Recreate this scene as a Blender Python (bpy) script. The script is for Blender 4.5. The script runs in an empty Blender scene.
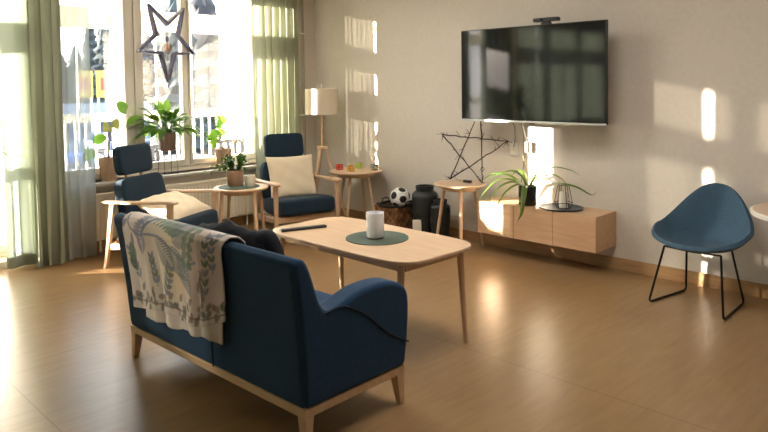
import bpy, math, random
import numpy as np
from mathutils import Vector, Matrix
random.seed(7)
S=bpy.context.scene
COL=S.collection
R=math.radians
PI=math.pi

# ------------------------------------------------------------------ materials
def _new(name):
    m=bpy.data.materials.new(name); m.use_nodes=True
    nt=m.node_tree; return m,nt,nt.nodes['Principled BSDF']
def mat(name,col,rough=.5,metal=0,spec=.5,bump=0,bscale=200,var=0,vscale=4,sheen=0,coat=0,trans=0,emit=None,ior=1.45):
    m,nt,b=_new(name)
    b.inputs['Base Color'].default_value=(*col,1)
    b.inputs['Roughness'].default_value=rough; b.inputs['Metallic'].default_value=metal
    b.inputs['Specular IOR Level'].default_value=spec
    b.inputs['Sheen Weight'].default_value=sheen; b.inputs['Sheen Roughness'].default_value=.4
    b.inputs['Coat Weight'].default_value=coat; b.inputs['Coat Roughness'].default_value=.1
    b.inputs['Transmission Weight'].default_value=trans; b.inputs['IOR'].default_value=ior
    if emit:
        b.inputs['Emission Color'].default_value=(*emit[0],1); b.inputs['Emission Strength'].default_value=emit[1]
    N=nt.nodes.new; L=nt.links.new
    tc=N('ShaderNodeTexCoord')
    if bump:
        n=N('ShaderNodeTexNoise'); n.inputs['Scale'].default_value=bscale; n.inputs['Detail'].default_value=3
        bp=N('ShaderNodeBump'); bp.inputs['Strength'].default_value=bump; bp.inputs['Distance'].default_value=.002
        L(tc.outputs['Object'],n.inputs['Vector']); L(n.outputs['Fac'],bp.inputs['Height']); L(bp.outputs['Normal'],b.inputs['Normal'])
    if var:
        n=N('ShaderNodeTexNoise'); n.inputs['Scale'].default_value=vscale; n.inputs['Detail'].default_value=4
        r=N('ShaderNodeValToRGB')
        r.color_ramp.elements[0].position=.3; r.color_ramp.elements[1].position=.7
        r.color_ramp.elements[0].color=(*[c*(1-var) for c in col],1)
        r.color_ramp.elements[1].color=(*[min(1,c*(1+var)) for c in col],1)
        L(tc.outputs['Object'],n.inputs['Vector']); L(n.outputs['Fac'],r.inputs['Fac']); L(r.outputs['Color'],b.inputs['Base Color'])
    return m
def wood(name,c1,c2,scale=(1,14,14),rough=.45,detail=5,spec=.4):
    m,nt,b=_new(name); N=nt.nodes.new; L=nt.links.new
    tc=N('ShaderNodeTexCoord'); mp=N('ShaderNodeMapping'); mp.inputs['Scale'].default_value=scale
    n=N('ShaderNodeTexNoise'); n.inputs['Scale'].default_value=3; n.inputs['Detail'].default_value=detail; n.inputs['Distortion'].default_value=.6
    r=N('ShaderNodeValToRGB'); r.color_ramp.elements[0].position=.32; r.color_ramp.elements[1].position=.68
    r.color_ramp.elements[0].color=(*c1,1); r.color_ramp.elements[1].color=(*c2,1)
    L(tc.outputs['Object'],mp.inputs['Vector']); L(mp.outputs['Vector'],n.inputs['Vector'])
    L(n.outputs['Fac'],r.inputs['Fac']); L(r.outputs['Color'],b.inputs['Base Color'])
    b.inputs['Roughness'].default_value=rough; b.inputs['Specular IOR Level'].default_value=spec
    return m
def attr_mat(name,attr,rough=.8,bump=0,bscale=300,sheen=0):
    m=mat(name,(1,1,1),rough,bump=bump,bscale=bscale,sheen=sheen); nt=m.node_tree
    a=nt.nodes.new('ShaderNodeAttribute'); a.attribute_name=attr
    nt.links.new(a.outputs['Color'],nt.nodes['Principled BSDF'].inputs['Base Color'])
    return m
def glass_mat(name,tint=(1,1,1),gloss=.06):
    m=bpy.data.materials.new(name); m.use_nodes=True; nt=m.node_tree; nt.nodes.clear(); N=nt.nodes.new; L=nt.links.new
    o=N('ShaderNodeOutputMaterial'); t=N('ShaderNodeBsdfTransparent'); t.inputs['Color'].default_value=(*tint,1)
    g=N('ShaderNodeBsdfGlossy'); g.inputs['Roughness'].default_value=.02
    lw=N('ShaderNodeLayerWeight'); pw=N('ShaderNodeMath'); pw.operation='POWER'; pw.inputs[1].default_value=4; L(lw.outputs['Facing'],pw.inputs[0])
    f=N('ShaderNodeMath'); f.operation='MULTIPLY_ADD'; f.inputs[1].default_value=.6; f.inputs[2].default_value=.03; L(pw.outputs[0],f.inputs[0])
    x=N('ShaderNodeMixShader'); L(f.outputs[0],x.inputs[0]); L(t.outputs[0],x.inputs[1]); L(g.outputs[0],x.inputs[2]); L(x.outputs[0],o.inputs[0])
    return m
def sheer_mat(name,col,tcol,clear,clearcol,transl=.5):
    """woven curtain: part open weave (transparent), part cloth that reflects and lets light through"""
    m=bpy.data.materials.new(name); m.use_nodes=True; nt=m.node_tree; nt.nodes.clear(); N=nt.nodes.new; L=nt.links.new
    o=N('ShaderNodeOutputMaterial'); t=N('ShaderNodeBsdfTransparent'); t.inputs['Color'].default_value=(*clearcol,1)
    d=N('ShaderNodeBsdfDiffuse'); d.inputs['Color'].default_value=(*col,1)
    l=N('ShaderNodeBsdfTranslucent'); l.inputs['Color'].default_value=(*tcol,1)
    x=N('ShaderNodeMixShader'); x.inputs[0].default_value=transl; L(d.outputs[0],x.inputs[1]); L(l.outputs[0],x.inputs[2])
    y=N('ShaderNodeMixShader'); y.inputs[0].default_value=clear; L(x.outputs[0],y.inputs[1]); L(t.outputs[0],y.inputs[2]); L(y.outputs[0],o.inputs[0])
    return m
def leaf_mat(name,col,tcol,rough=.4):
    m=bpy.data.materials.new(name); m.use_nodes=True; nt=m.node_tree; b=nt.nodes['Principled BSDF']; N=nt.nodes.new; L=nt.links.new
    b.inputs['Roughness'].default_value=rough
    n=N('ShaderNodeTexNoise'); n.inputs['Scale'].default_value=9; tc=N('ShaderNodeTexCoord'); L(tc.outputs['Object'],n.inputs['Vector'])
    r=N('ShaderNodeValToRGB'); r.color_ramp.elements[0].position=.35; r.color_ramp.elements[1].position=.65
    r.color_ramp.elements[0].color=(*[c*.7 for c in col],1); r.color_ramp.elements[1].color=(*[c*1.25 for c in col],1)
    L(n.outputs['Fac'],r.inputs['Fac']); L(r.outputs['Color'],b.inputs['Base Color'])
    l=N('ShaderNodeBsdfTranslucent'); l.inputs['Color'].default_value=(*tcol,1)
    x=N('ShaderNodeMixShader'); x.inputs[0].default_value=.4; L(b.outputs[0],x.inputs[1]); L(l.outputs[0],x.inputs[2])
    L(x.outputs[0],nt.nodes['Material Output'].inputs[0])
    return m

M={}
M['wall']=mat('wall_paint',(.68,.635,.575),.85,bump=.35,bscale=55,var=.03,vscale=30)
M['wall_left']=mat('wall_paint_left',(.68,.62,.53),.85,bump=.2,bscale=55)
M['ceiling']=mat('ceiling_white',(.85,.83,.78),.9)
M['white']=mat('white_paint',(.80,.78,.71),.45)
M['frame']=mat('window_frame_paint',(.74,.70,.60),.4)
M['bbwood']=wood('baseboard_wood',(.36,.21,.10),(.46,.28,.14),(1.2,1.2,14),.35)
M['birch']=wood('birch',(.60,.40,.25),(.70,.50,.33),(1.5,12,12),.42)
M['birch_z']=wood('birch_upright',(.60,.40,.25),(.70,.50,.33),(12,12,1.5),.42)
M['birch_top']=wood('birch_top',(.62,.43,.28),(.70,.51,.35),(1.2,9,9),.33)
M['beech']=wood('sideboard_veneer',(.58,.36,.21),(.66,.44,.27),(1.2,9,12),.4)
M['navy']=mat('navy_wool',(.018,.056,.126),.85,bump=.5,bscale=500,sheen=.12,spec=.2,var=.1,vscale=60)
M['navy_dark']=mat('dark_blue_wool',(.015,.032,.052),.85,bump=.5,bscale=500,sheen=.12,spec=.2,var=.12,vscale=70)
M['piping']=mat('dark_piping',(.006,.012,.025),.8)
M['cream']=mat('cream_cotton',(.76,.65,.48),.9,bump=.4,bscale=300,var=.03,vscale=12)
M['black_cloth']=mat('black_cloth',(.006,.008,.016),.75,bump=.4,bscale=200,spec=.35)
M['black_metal']=mat('black_metal',(.012,.012,.012),.4,metal=.6)
M['black_glaze']=mat('black_glaze',(.012,.012,.013),.25)
M['black_plastic']=mat('black_plastic',(.015,.015,.016),.35)
M['dark_steel']=mat('dark_grey_vase',(.018,.02,.022),.42)
M['screen']=mat('tv_screen',(.006,.006,.007),.06,spec=.55)
M['silver']=mat('silver_trim',(.55,.55,.56),.3,metal=.8)
M['mat_green']=mat('green_felt',(.085,.118,.095),.9,bump=.5,bscale=400,var=.1,vscale=80)
M['tray']=mat('slate_tray',(.055,.075,.09),.45)
M['grey_plastic']=mat('grey_plastic',(.25,.26,.28),.4)
M['opal']=mat('opal_glass',(.84,.86,.93),.15,spec=.6,coat=.5)
M['wax']=mat('candle_wax',(.82,.78,.70),.5)
M['shade']=None
M['glass']=glass_mat('window_glass')
M['bulbglass']=glass_mat('bulb_glass',(.72,.66,.62))
M['leaf']=leaf_mat('leaf_green',(.045,.13,.02),(.17,.34,.03))
M['leaf_lily']=leaf_mat('lily_leaf',(.04,.13,.02),(.17,.32,.03),.3)
M['leaf_dark']=leaf_mat('leaf_dark_green',(.035,.10,.02),(.15,.34,.04))
M['leaf_dry']=leaf_mat('leaf_brownish',(.14,.14,.04),(.22,.22,.05))
M['leaf_strap']=leaf_mat('strap_leaf',(.05,.12,.02),(.28,.42,.06),.3)
M['stem']=mat('stem',(.22,.16,.07),.7)
M['twig']=mat('dark_twig',(.035,.022,.015),.8)
M['pot_wood']=wood('pot_brown_wood',(.33,.20,.12),(.45,.29,.18),(10,10,1.5),.5)
M['pot_fluted']=mat('fluted_clay',(.46,.31,.20),.6,var=.1,vscale=20)
M['pot_metal']=mat('bronze_pot',(.24,.17,.13),.3,metal=.35,var=.2,vscale=9)
M['soil']=mat('soil',(.03,.02,.012),.95)
M['socket']=mat('socket_white',(.80,.79,.74),.35)
M['cable']=mat('cable_grey',(.09,.085,.08),.5)
M['radiator']=mat('radiator_enamel',(.78,.72,.58),.4)
M['sillstone']=mat('sill_stone',(.42,.40,.36),.4,var=.1,vscale=40)
M['pipe']=mat('pipe_grey',(.36,.33,.26),.5)
M['chair_shell']=mat('chair_felt',(.050,.098,.155),.85,bump=.6,bscale=450,var=.14,vscale=90,sheen=.1,spec=.2)
M['white_top']=mat('table_white_edge',(.78,.76,.72),.35)
M['laminate']=mat('table_laminate',(.60,.45,.34),.4)
M['dark_star']=mat('grey_violet_star',(.07,.07,.13),.45)
M['liner']=mat('basket_liner',(.012,.011,.010),.8)
M['concrete']=mat('concrete',(.55,.55,.55),.9)
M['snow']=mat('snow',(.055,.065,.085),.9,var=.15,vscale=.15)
M['rail_white']=mat('rail_paint',(.72,.70,.60),.5)
M['sun_wall']=mat('balcony_white_render',(.86,.84,.78),.8)
M['tree']=mat('conifer_green',(.011,.017,.018),.95,var=.3,vscale=.6)
M['tree2']=mat('bare_birch_crown',(.013,.014,.017),.95,var=.3,vscale=.6)
M['trunk']=mat('bark',(.12,.09,.07),.9)
M['car1']=mat('car_blue',(.06,.10,.25),.3); M['car2']=mat('car_white',(.7,.7,.72),.3); M['car3']=mat('car_dark',(.05,.05,.06),.3); M['carglass']=mat('car_glass',(.04,.05,.06),.1)
M['house']=mat('house_blue_grey',(.03,.045,.085),.8); M['roof']=mat('roof_dark',(.12,.12,.14),.8)
M['sign_y']=mat('sign_yellow',(.30,.20,.03),.5); M['sign_r']=mat('sign_red',(.20,.03,.02),.5)
M['outdoor']=mat('outdoor_dark',(.03,.035,.05),.5)
M['ceramic_red']=mat('cube_red_glass',(.55,.02,.02),.1,coat=.6); M['cube_amber']=mat('cube_amber_glass',(.62,.28,.02),.1,coat=.6)
M['cube_green']=mat('cube_green_glass',(.38,.50,.06),.1,coat=.6); M['cube_grey']=mat('cube_grey_glass',(.20,.20,.17),.1,coat=.6)
M['cube_pale']=mat('cube_pale_dots',(.85,.75,.5),.3)

# lamp shade: thin cloth, no lamp lit in it
M['shade']=sheer_mat('shade_cloth',(.90,.87,.78),(.85,.74,.55),.0,(1,1,1),.45)
M['curtain']=sheer_mat('curtain_cloth',(.48,.48,.38),(.17,.19,.13),.02,(1,1,.92),.5)
M['curtain_pale']=sheer_mat('curtain_pale_cloth',(.55,.58,.48),(.16,.195,.155),.015,(1,1,.92),.5)
M['sheer']=sheer_mat('sheer_cloth',(.60,.62,.58),(.25,.30,.31),.35,(.90,.96,1),.5)

# floor: vinyl with wood grain in wide sheets
def floor_mat():
    m,nt,b=_new('floor_vinyl_oak'); N=nt.nodes.new; L=nt.links.new
    tc=N('ShaderNodeTexCoord'); mp=N('ShaderNodeMapping'); mp.inputs['Scale'].default_value=(7,.9,1); mp.inputs['Rotation'].default_value=(0,0,R(0))
    n=N('ShaderNodeTexNoise'); n.inputs['Scale'].default_value=4; n.inputs['Detail'].default_value=8; n.inputs['Distortion'].default_value=.4
    r=N('ShaderNodeValToRGB'); r.color_ramp.elements[0].position=.3; r.color_ramp.elements[1].position=.7
    r.color_ramp.elements[0].color=(.262,.160,.074,1); r.color_ramp.elements[1].color=(.325,.203,.096,1)
    L(tc.outputs['Object'],mp.inputs['Vector']); L(mp.outputs['Vector'],n.inputs['Vector']); L(n.outputs['Fac'],r.inputs['Fac'])
    # sheet seams every 2 m along x
    sx=N('ShaderNodeSeparateXYZ'); L(tc.outputs['Object'],sx.inputs[0])
    ad=N('ShaderNodeMath'); ad.operation='ADD'; ad.inputs[1].default_value=20.93; L(sx.outputs['Y'],ad.inputs[0])
    mo=N('ShaderNodeMath'); mo.operation='MODULO'; mo.inputs[1].default_value=2; L(ad.outputs[0],mo.inputs[0])
    lt=N('ShaderNodeMath'); lt.operation='LESS_THAN'; lt.inputs[1].default_value=.008; L(mo.outputs[0],lt.inputs[0])
    mx=N('ShaderNodeMix'); mx.data_type='RGBA'; mx.inputs[7].default_value=(.20,.12,.05,1)
    L(lt.outputs[0],mx.inputs[0]); L(r.outputs['Color'],mx.inputs[6]); L(mx.outputs[2],b.inputs['Base Color'])
    b.inputs['Roughness'].default_value=.30; b.inputs['Specular IOR Level'].default_value=.5
    n2=N('ShaderNodeTexNoise'); n2.inputs['Scale'].default_value=60; L(tc.outputs['Object'],n2.inputs['Vector'])
    bp=N('ShaderNodeBump'); bp.inputs['Strength'].default_value=.12; bp.inputs['Distance'].default_value=.002; L(n2.outputs['Fac'],bp.inputs['Height']); L(bp.outputs['Normal'],b.inputs['Normal'])
    return m
M['floor']=floor_mat()
def basket_mat():
    m,nt,b=_new('basket_weave'); N=nt.nodes.new; L=nt.links.new
    tc=N('ShaderNodeTexCoord'); c=N('ShaderNodeTexChecker'); c.inputs['Scale'].default_value=28
    n=N('ShaderNodeTexNoise'); n.inputs['Scale'].default_value=14; L(tc.outputs['Object'],n.inputs['Vector'])
    r=N('ShaderNodeValToRGB'); r.color_ramp.elements[0].position=.35; r.color_ramp.elements[1].position=.7
    r.color_ramp.elements[0].color=(.11,.045,.02,1); r.color_ramp.elements[1].color=(.42,.22,.09,1)
    L(n.outputs['Fac'],r.inputs['Fac']); L(tc.outputs['Object'],c.inputs['Vector'])
    mx=N('ShaderNodeMix'); mx.data_type='RGBA'; mx.blend_type='MULTIPLY'; mx.inputs[0].default_value=.6
    c.inputs['Color1'].default_value=(1,1,1,1); c.inputs['Color2'].default_value=(.45,.4,.38,1)
    L(r.outputs['Color'],mx.inputs[6]); L(c.outputs['Color'],mx.inputs[7]); L(mx.outputs[2],b.inputs['Base Color'])
    b.inputs['Roughness'].default_value=.55
    return m
M['basket']=basket_mat()

# ------------------------------------------------------------------ mesh builder
class MB:
    def __init__(s): s.v=[]; s.f=[]
    def add(s,vs,fs):
        o=len(s.v); s.v+=[tuple(v) for v in vs]; s.f+=[tuple(i+o for i in f) for f in fs]; return s
    def box(s,c,d,rot=None,taper=1):
        hx,hy,hz=d[0]/2,d[1]/2,d[2]/2; vs=[]
        for z in (-1,1):
            k=taper if z<0 else 1
            for x,y in ((-1,-1),(1,-1),(1,1),(-1,1)): vs.append(Vector((x*hx*k,y*hy*k,z*hz)))
        if rot is not None: vs=[rot@v for v in vs]
        return s.add([v+Vector(c) for v in vs],[(3,2,1,0),(4,5,6,7),(0,1,5,4),(1,2,6,5),(2,3,7,6),(3,0,4,7)])
    def b2(s,a,b): return s.box([(a[i]+b[i])/2 for i in range(3)],[abs(a[i]-b[i]) for i in range(3)])
    def bar(s,p0,p1,w0,w1,h0=None,h1=None,up=(0,0,1)):
        """rectangular bar from p0 to p1, section w x h"""
        h0=h0 or w0; h1=h1 or w1
        p0=Vector(p0);p1=Vector(p1); d=(p1-p0).normalized(); u=Vector(up)
        if abs(d.dot(u))>.97: u=Vector((1,0,0))
        a=d.cross(u).normalized(); b=a.cross(d).normalized(); vs=[]
        for p,w,h in ((p0,w0,h0),(p1,w1,h1)):
            for x,y in ((-1,-1),(1,-1),(1,1),(-1,1)): vs.append(p+a*x*w/2+b*y*h/2)
        return s.add(vs,[(3,2,1,0),(4,5,6,7),(0,1,5,4),(1,2,6,5),(2,3,7,6),(3,0,4,7)])
    def cyl(s,p0,p1,r0,r1=None,n=20):
        r1=r0 if r1 is None else r1
        return s.tube([p0,p1],[r0,r1],n)
    def tube(s,pts,r,n=10,cap=True):
        pts=[Vector(p) for p in pts]; k=len(pts)
        rs=r if isinstance(r,(list,tuple)) else [r]*k
        vs=[];fs=[]; prev=None
        for i,p in enumerate(pts):
            d=(pts[min(i+1,k-1)]-pts[max(i-1,0)]).normalized()
            if prev is None:
                u=Vector((0,0,1)) if abs(d.z)<.9 else Vector((1,0,0)); a=d.cross(u).normalized()
            else:
                a=(prev-d*prev.dot(d)).normalized()
            prev=a; b=d.cross(a)
            for j in range(n):
                t=2*PI*j/n; vs.append(p+(a*math.cos(t)+b*math.sin(t))*rs[i])
        for i in range(k-1):
            for j in range(n): fs.append((i*n+j,i*n+(j+1)%n,(i+1)*n+(j+1)%n,(i+1)*n+j))
        if cap: fs.append(tuple(range(n-1,-1,-1))); fs.append(tuple((k-1)*n+j for j in range(n)))
        return s.add(vs,fs)
    def lathe(s,prof,c=(0,0,0),n=32,flute=None):
        vs=[];fs=[];k=len(prof)
        for (r,z) in prof:
            for j in range(n):
                t=2*PI*j/n; rr=r*(1+(flute[1]*math.cos(flute[0]*t) if flute else 0))
                vs.append((c[0]+rr*math.cos(t),c[1]+rr*math.sin(t),c[2]+z))
        for i in range(k-1):
            for j in range(n): fs.append((i*n+j,i*n+(j+1)%n,(i+1)*n+(j+1)%n,(i+1)*n+j))
        if prof[0][0]>1e-6: fs.append(tuple(range(n-1,-1,-1)))
        if prof[-1][0]>1e-6: fs.append(tuple((k-1)*n+j for j in range(n)))
        return s.add(vs,fs)
    def prism(s,poly,a0,a1,axis='x'):
        n=len(poly); vs=[]
        for a in (a0,a1):
            for (p,q) in poly:
                vs.append({'x':(a,p,q),'y':(p,a,q),'z':(p,q,a)}[axis])
        fs=[tuple(range(n-1,-1,-1)),tuple(range(n,2*n))]+[(i,(i+1)%n,n+(i+1)%n,n+i) for i in range(n)]
        return s.add(vs,fs)
    def grid(s,fn,nu,nv,cu=False):
        vs=[fn(i/(nu if cu else nu-1),j/(nv-1)) for j in range(nv) for i in range(nu)]
        fs=[]
        for j in range(nv-1):
            for i in range(nu if cu else nu-1):
                i2=(i+1)%nu; fs.append((j*nu+i,j*nu+i2,(j+1)*nu+i2,(j+1)*nu+i))
        return s.add(vs,fs)
    def sell(s,c,d,e=.35,nu=40,nv=24,rot=None):
        """superellipsoid cushion"""
        def p(x,e): return math.copysign(abs(x)**e,x)
        def fn(u,v):
            a=2*PI*u; b=PI*(v-.5)*.9999
            q=Vector((d[0]/2*p(math.cos(b),e)*p(math.cos(a),e),d[1]/2*p(math.cos(b),e)*p(math.sin(a),e),d[2]/2*p(math.sin(b),e*1.6)))
            if rot is not None: q=rot@q
            return q+Vector(c)
        return s.grid(fn,nu,nv,True)
    def build(s,name,m,parent=None,smooth=35,bevel=0,seg=2,solid=0,subd=0,kind=None,label=None):
        me=bpy.data.meshes.new(name); me.from_pydata([tuple(v) for v in s.v],[],s.f); me.update()
        me.materials.append(m)
        o=bpy.data.objects.new(name,me); COL.objects.link(o)
        if parent: o.parent=parent
        if solid:
            d=o.modifiers.new('solid','SOLIDIFY'); d.thickness=solid; d.offset=0
        if bevel:
            d=o.modifiers.new('bevel','BEVEL'); d.width=bevel; d.segments=seg; d.limit_method='ANGLE'; d.angle_limit=R(30)
        if subd:
            d=o.modifiers.new('sub','SUBSURF'); d.levels=d.render_levels=subd
        if smooth:
            me.polygons.foreach_set('use_smooth',[True]*len(me.polygons))
            try: me.set_sharp_from_angle(angle=R(smooth))
            except Exception: pass
        if kind: o['kind']=kind
        if label: o['label']=label
        return o
def tag(o,label,cat,group=None,kind=None):
    o['label']=label; o['category']=cat
    if group: o['group']=group
    if kind: o['kind']=kind
    return o
def thing(name,label,cat,loc=(0,0,0),rz=0,group=None):
    o=bpy.data.objects.new(name,None); COL.objects.link(o); o.location=loc; o.rotation_euler=(0,0,rz); o.empty_display_size=.1
    return tag(o,label,cat,group)
def struct(o): o['kind']='structure'; return o
def sempty(name,loc=(0,0,0)):
    o=bpy.data.objects.new(name,None); COL.objects.link(o); o.location=loc; o['kind']='structure'; return o
def bez(p,n=14):
    """smooth polyline through points (Catmull-Rom)"""
    p=[Vector(q) for q in p]; out=[]
    P=[p[0]*2-p[1]]+p+[p[-1]*2-p[-2]]
    for i in range(1,len(P)-2):
        for k in range(n):
            t=k/n; a,b,c,d=P[i-1],P[i],P[i+1],P[i+2]
            out.append(.5*((2*b)+(c-a)*t+(2*a-5*b+4*c-d)*t*t+(3*b-a-3*c+d)*t**3))
    out.append(p[-1]); return out
def leaf(mb,pts,wfn,side,fold=.15,nv=None,cross=5):
    """leaf blade along pts; wfn(t) half-width; side = sideways hint vector"""
    pts=[Vector(p) for p in pts]; k=len(pts); side=Vector(side)
    vs=[];fs=[]
    for i,p in enumerate(pts):
        d=(pts[min(i+1,k-1)]-pts[max(i-1,0)]).normalized()
        a=(side-d*side.dot(d)).normalized(); n=a.cross(d)
        w=wfn(i/(k-1))
        for j in range(cross):
            q=2*j/(cross-1)-1; vs.append(p+a*q*w+n*abs(q)*w*fold)
    for i in range(k-1):
        for j in range(cross-1): fs.append((i*cross+j,i*cross+j+1,(i+1)*cross+j+1,(i+1)*cross+j))
    mb.add(vs,fs)

# ------------------------------------------------------------------ camera (level of the eye 1.55 m, phone, standing)
def make_camera():
    f,yaw,tilt,roll,py=680.1,.7857,.0451,-.0133,112.85
    cy,sy=math.cos(yaw),math.sin(yaw)
    fw=Vector((-sy,cy,0)); r=Vector((cy,sy,0)); u=Vector((0,0,1))
    ct,st=math.cos(tilt),math.sin(tilt)
    fw2=fw*ct-u*st; u2=u*ct+fw*st
    cr,sr=math.cos(roll),math.sin(roll)
    r3=r*cr+u2*sr; u3=u2*cr-r*sr
    cd=bpy.data.cameras.new('camera'); cam=bpy.data.objects.new('camera',cd); COL.objects.link(cam)
    m=Matrix((r3,u3,-fw2)).transposed().to_4x4(); m.translation=(0,0,1.55); cam.matrix_world=m
    cd.sensor_fit='HORIZONTAL'; cd.sensor_width=36; cd.lens=36*f/768
    cd.shift_x=0; cd.shift_y=-(216-py)/768; cd.clip_start=.05; cd.clip_end=500
    S.camera=cam
make_camera()

# ------------------------------------------------------------------ room shell
WX=-6.37; OX=-6.67; BY=5.208; CZ=2.8; X1=3.0; Y0=-3.6
struct(MB().b2((OX,Y0-.15,-.1),(X1+.15,BY+.15,0)).build('floor',M['floor'],smooth=0))
struct(MB().b2((OX,Y0-.15,CZ),(X1+.15,BY+.15,CZ+.15)).build('ceiling',M['ceiling'],smooth=0))
struct(MB().b2((OX,BY,0),(X1+.15,BY+.15,CZ)).build('wall_back',M['wall'],smooth=0))
struct(MB().b2((X1,Y0,0),(X1+.15,BY,CZ)).build('wall_right',M['wall'],smooth=0))
struct(MB().b2((OX,Y0-.15,0),(X1+.15,Y0,CZ)).build('wall_front',M['wall'],smooth=0))
# window wall with its openings: (y0,y1,z0,z1)
OPEN=[(-2.9,.35,.65,2.6),(.85,1.98,.06,2.6),(2.22,4.56,.65,2.6)]
w=MB(); y=Y0
for (a,b,z0,z1) in OPEN:
    w.b2((OX,y,0),(WX,a,CZ)); w.b2((OX,a,0),(WX,b,z0)); w.b2((OX,a,z1),(WX,b,CZ)); y=b
w.b2((OX,y,0),(WX,BY,CZ))
struct(w.build('wall_left',M['wall_left'],smooth=0))
struct(MB().b2((OX+.4,BY-.014,0),(X1,BY-.0005,.1)).build('baseboard_back',M['bbwood'],smooth=0,bevel=.003))
bl=MB(); y=Y0
for a,b in ((Y0,.85),(1.98,BY-.014)): bl.b2((WX+.0005,a,0),(WX+.014,b,.1))
struct(bl.build('baseboard_left',M['bbwood'],smooth=0,bevel=.003))

def window(name,y0,y1,z0,z1,sashes,x=-6.60,door=False):
    root=sempty(name,(x,(y0+y1)/2,z0))
    o=lambda p:(p[0]-x,p[1]-(y0+y1)/2,p[2]-z0)
    def bx(mb,a,b): mb.b2(o(a),o(b))
    fr=MB(); t=.045; d0,d1=x-.05,x+.05
    bx(fr,(d0,y0,z0),(d1,y1,z0+t)); bx(fr,(d0,y0,z1-t),(d1,y1,z1)); bx(fr,(d0,y0,z0+t),(d1,y0+t,z1-t)); bx(fr,(d0,y1-t,z0+t),(d1,y1,z1-t))
    for (a,b,_,_) in sashes[:-1]: bx(fr,(d0,b-.012,z0+t),(d1,b+.012,z1-t))
    fr.build('window_frame',M['frame'],root,smooth=0,bevel=.004)
    for (a,b,l,r) in sashes:     # a,b outer bounds; l,r stile widths
        s=MB(); e0,e1=x-.015,x+.065; zb=z0+t+.004; zt=z1-t-.004; rb=.065
        bx(s,(e0,a+.014,zb),(e1,a+l,zt)); bx(s,(e0,b-r,zb),(e1,b-.014,zt))
        bx(s,(e0,a+l,zb),(e1,b-r,zb+rb)); bx(s,(e0,a+l,zt-rb),(e1,b-r,zt))
        so=s.build('sash',M['frame'],root,smooth=0,bevel=.005)
        p=MB(); bx(p,(x+.01,a+l-.003,zb+rb-.003),(x+.014,b-r+.003,zt-rb+.003)); p.build('pane',M['glass'],so,smooth=0)
        h=MB(); hy=b-r/2; bx(h,(e1,hy-.011,z0+.52),(e1+.012,hy+.011,z0+.66)); bx(h,(e1+.012,hy-.007,z0+.60),(e1+.035,hy+.007,z0+.615)); bx(h,(e1+.03,hy-.008,z0+.50),(e1+.042,hy+.008,z0+.62))
        h.build('window_handle',M['frame'],so,smooth=0,bevel=.003)
    return root
window('window_1',2.22,4.56,.65,2.6,[(2.24,3.025,.10,.09),(3.025,3.615,.10,.06),(3.615,4.54,.04,.12)])
window('door_1',.85,1.98,.06,2.6,[(.87,1.96,.11,.11)])
window('window_2',-2.9,.35,.65,2.6,[(-2.88,-1.82,.08,.07),(-1.82,-.72,.07,.07),(-.72,.33,.07,.08)])
sl=sempty('trim_1',(0,0,0))
MB().b2((-6.535,2.19,.62),(-6.30,4.60,.65)).build('sill_board',M['sillstone'],sl,smooth=0,bevel=.006)
sl=sempty('trim_2',(0,0,0))
MB().b2((-6.535,-2.93,.62),(-6.30,.38,.65)).build('sill_board',M['sillstone'],sl,smooth=0,bevel=.006)

# ------------------------------------------------------------------ outside: glazed balcony and what lies beyond
ZG=-3.3
struct(MB().b2((-8.2,-4.5,-.25),(OX,5.3,-.02)).build('balcony_floor',M['concrete'],smooth=0))
struct(MB().b2((-8.2,-4.5,2.85),(OX,5.3,3.1)).build('balcony_ceiling',M['sun_wall'],smooth=0))
struct(MB().b2((-8.12,4.98,0),(OX,5.15,2.85)).build('balcony_end_wall',M['sun_wall'],smooth=0))
struct(MB().b2((-7.935,1.975,0),(OX-.001,2.055,2.85)).build('added_sun_blocker',M['sun_wall'],smooth=0))  # unseen wall, added and sized to cut the sun to a narrow strip
struct(MB().b2((-8.06,-4.5,2.22),(-7.96,5.0,2.46)).build('balcony_beam',M['rail_white'],smooth=0))
def railing(y0,y1,label):
    t=thing('balcony_railing',label,'railing',(-8.0,(y0+y1)/2,0)); c=(y0+y1)/2
    MB().b2((-.05,y0-c,1.13),(.05,y1-c,1.21)).build('handrail',M['rail_white'],t,smooth=0,bevel=.01)
    MB().b2((-.02,y0-c,.08),(.02,y1-c,.12)).build('bottom_rail',M['rail_white'],t,smooth=0)
    b=MB(); n=int((y1-y0)/.115)
    for i in range(1,n): b.b2((-.01,y0-c+i*.115-.012,.12),(.01,y0-c+i*.115+.012,1.13))
    b.build('balusters',M['rail_white'],t,smooth=0)
    g=MB()
    k=int((y1-y0)/.48)
    for i in range(k+1): g.b2((-.012,y0-c+i*.48-.008,1.21),(.012,y0-c+i*.48+.008,2.22))
    g.b2((-.012,y0-c,1.21),(.012,y1-c,1.23))
    g.build('glazing_bars',M['rail_white'],t,smooth=0)
    MB().b2((-.003,y0-c,1.23),(.003,y1-c,2.22)).build('glazing',M['glass'],t,smooth=0)
railing(2.08,4.97,'cream balcony railing with glazing behind the three-sash window with the star')
railing(-4.4,1.96,'cream balcony railing with glazing behind the long curtains at far left')
t=tag(MB().b2((-7.94,3.40,0),(-7.86,3.53,2.85)).build('balcony_post',M['sun_wall'],smooth=0),'white balcony post seen behind the leftmost window sash','post')
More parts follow.
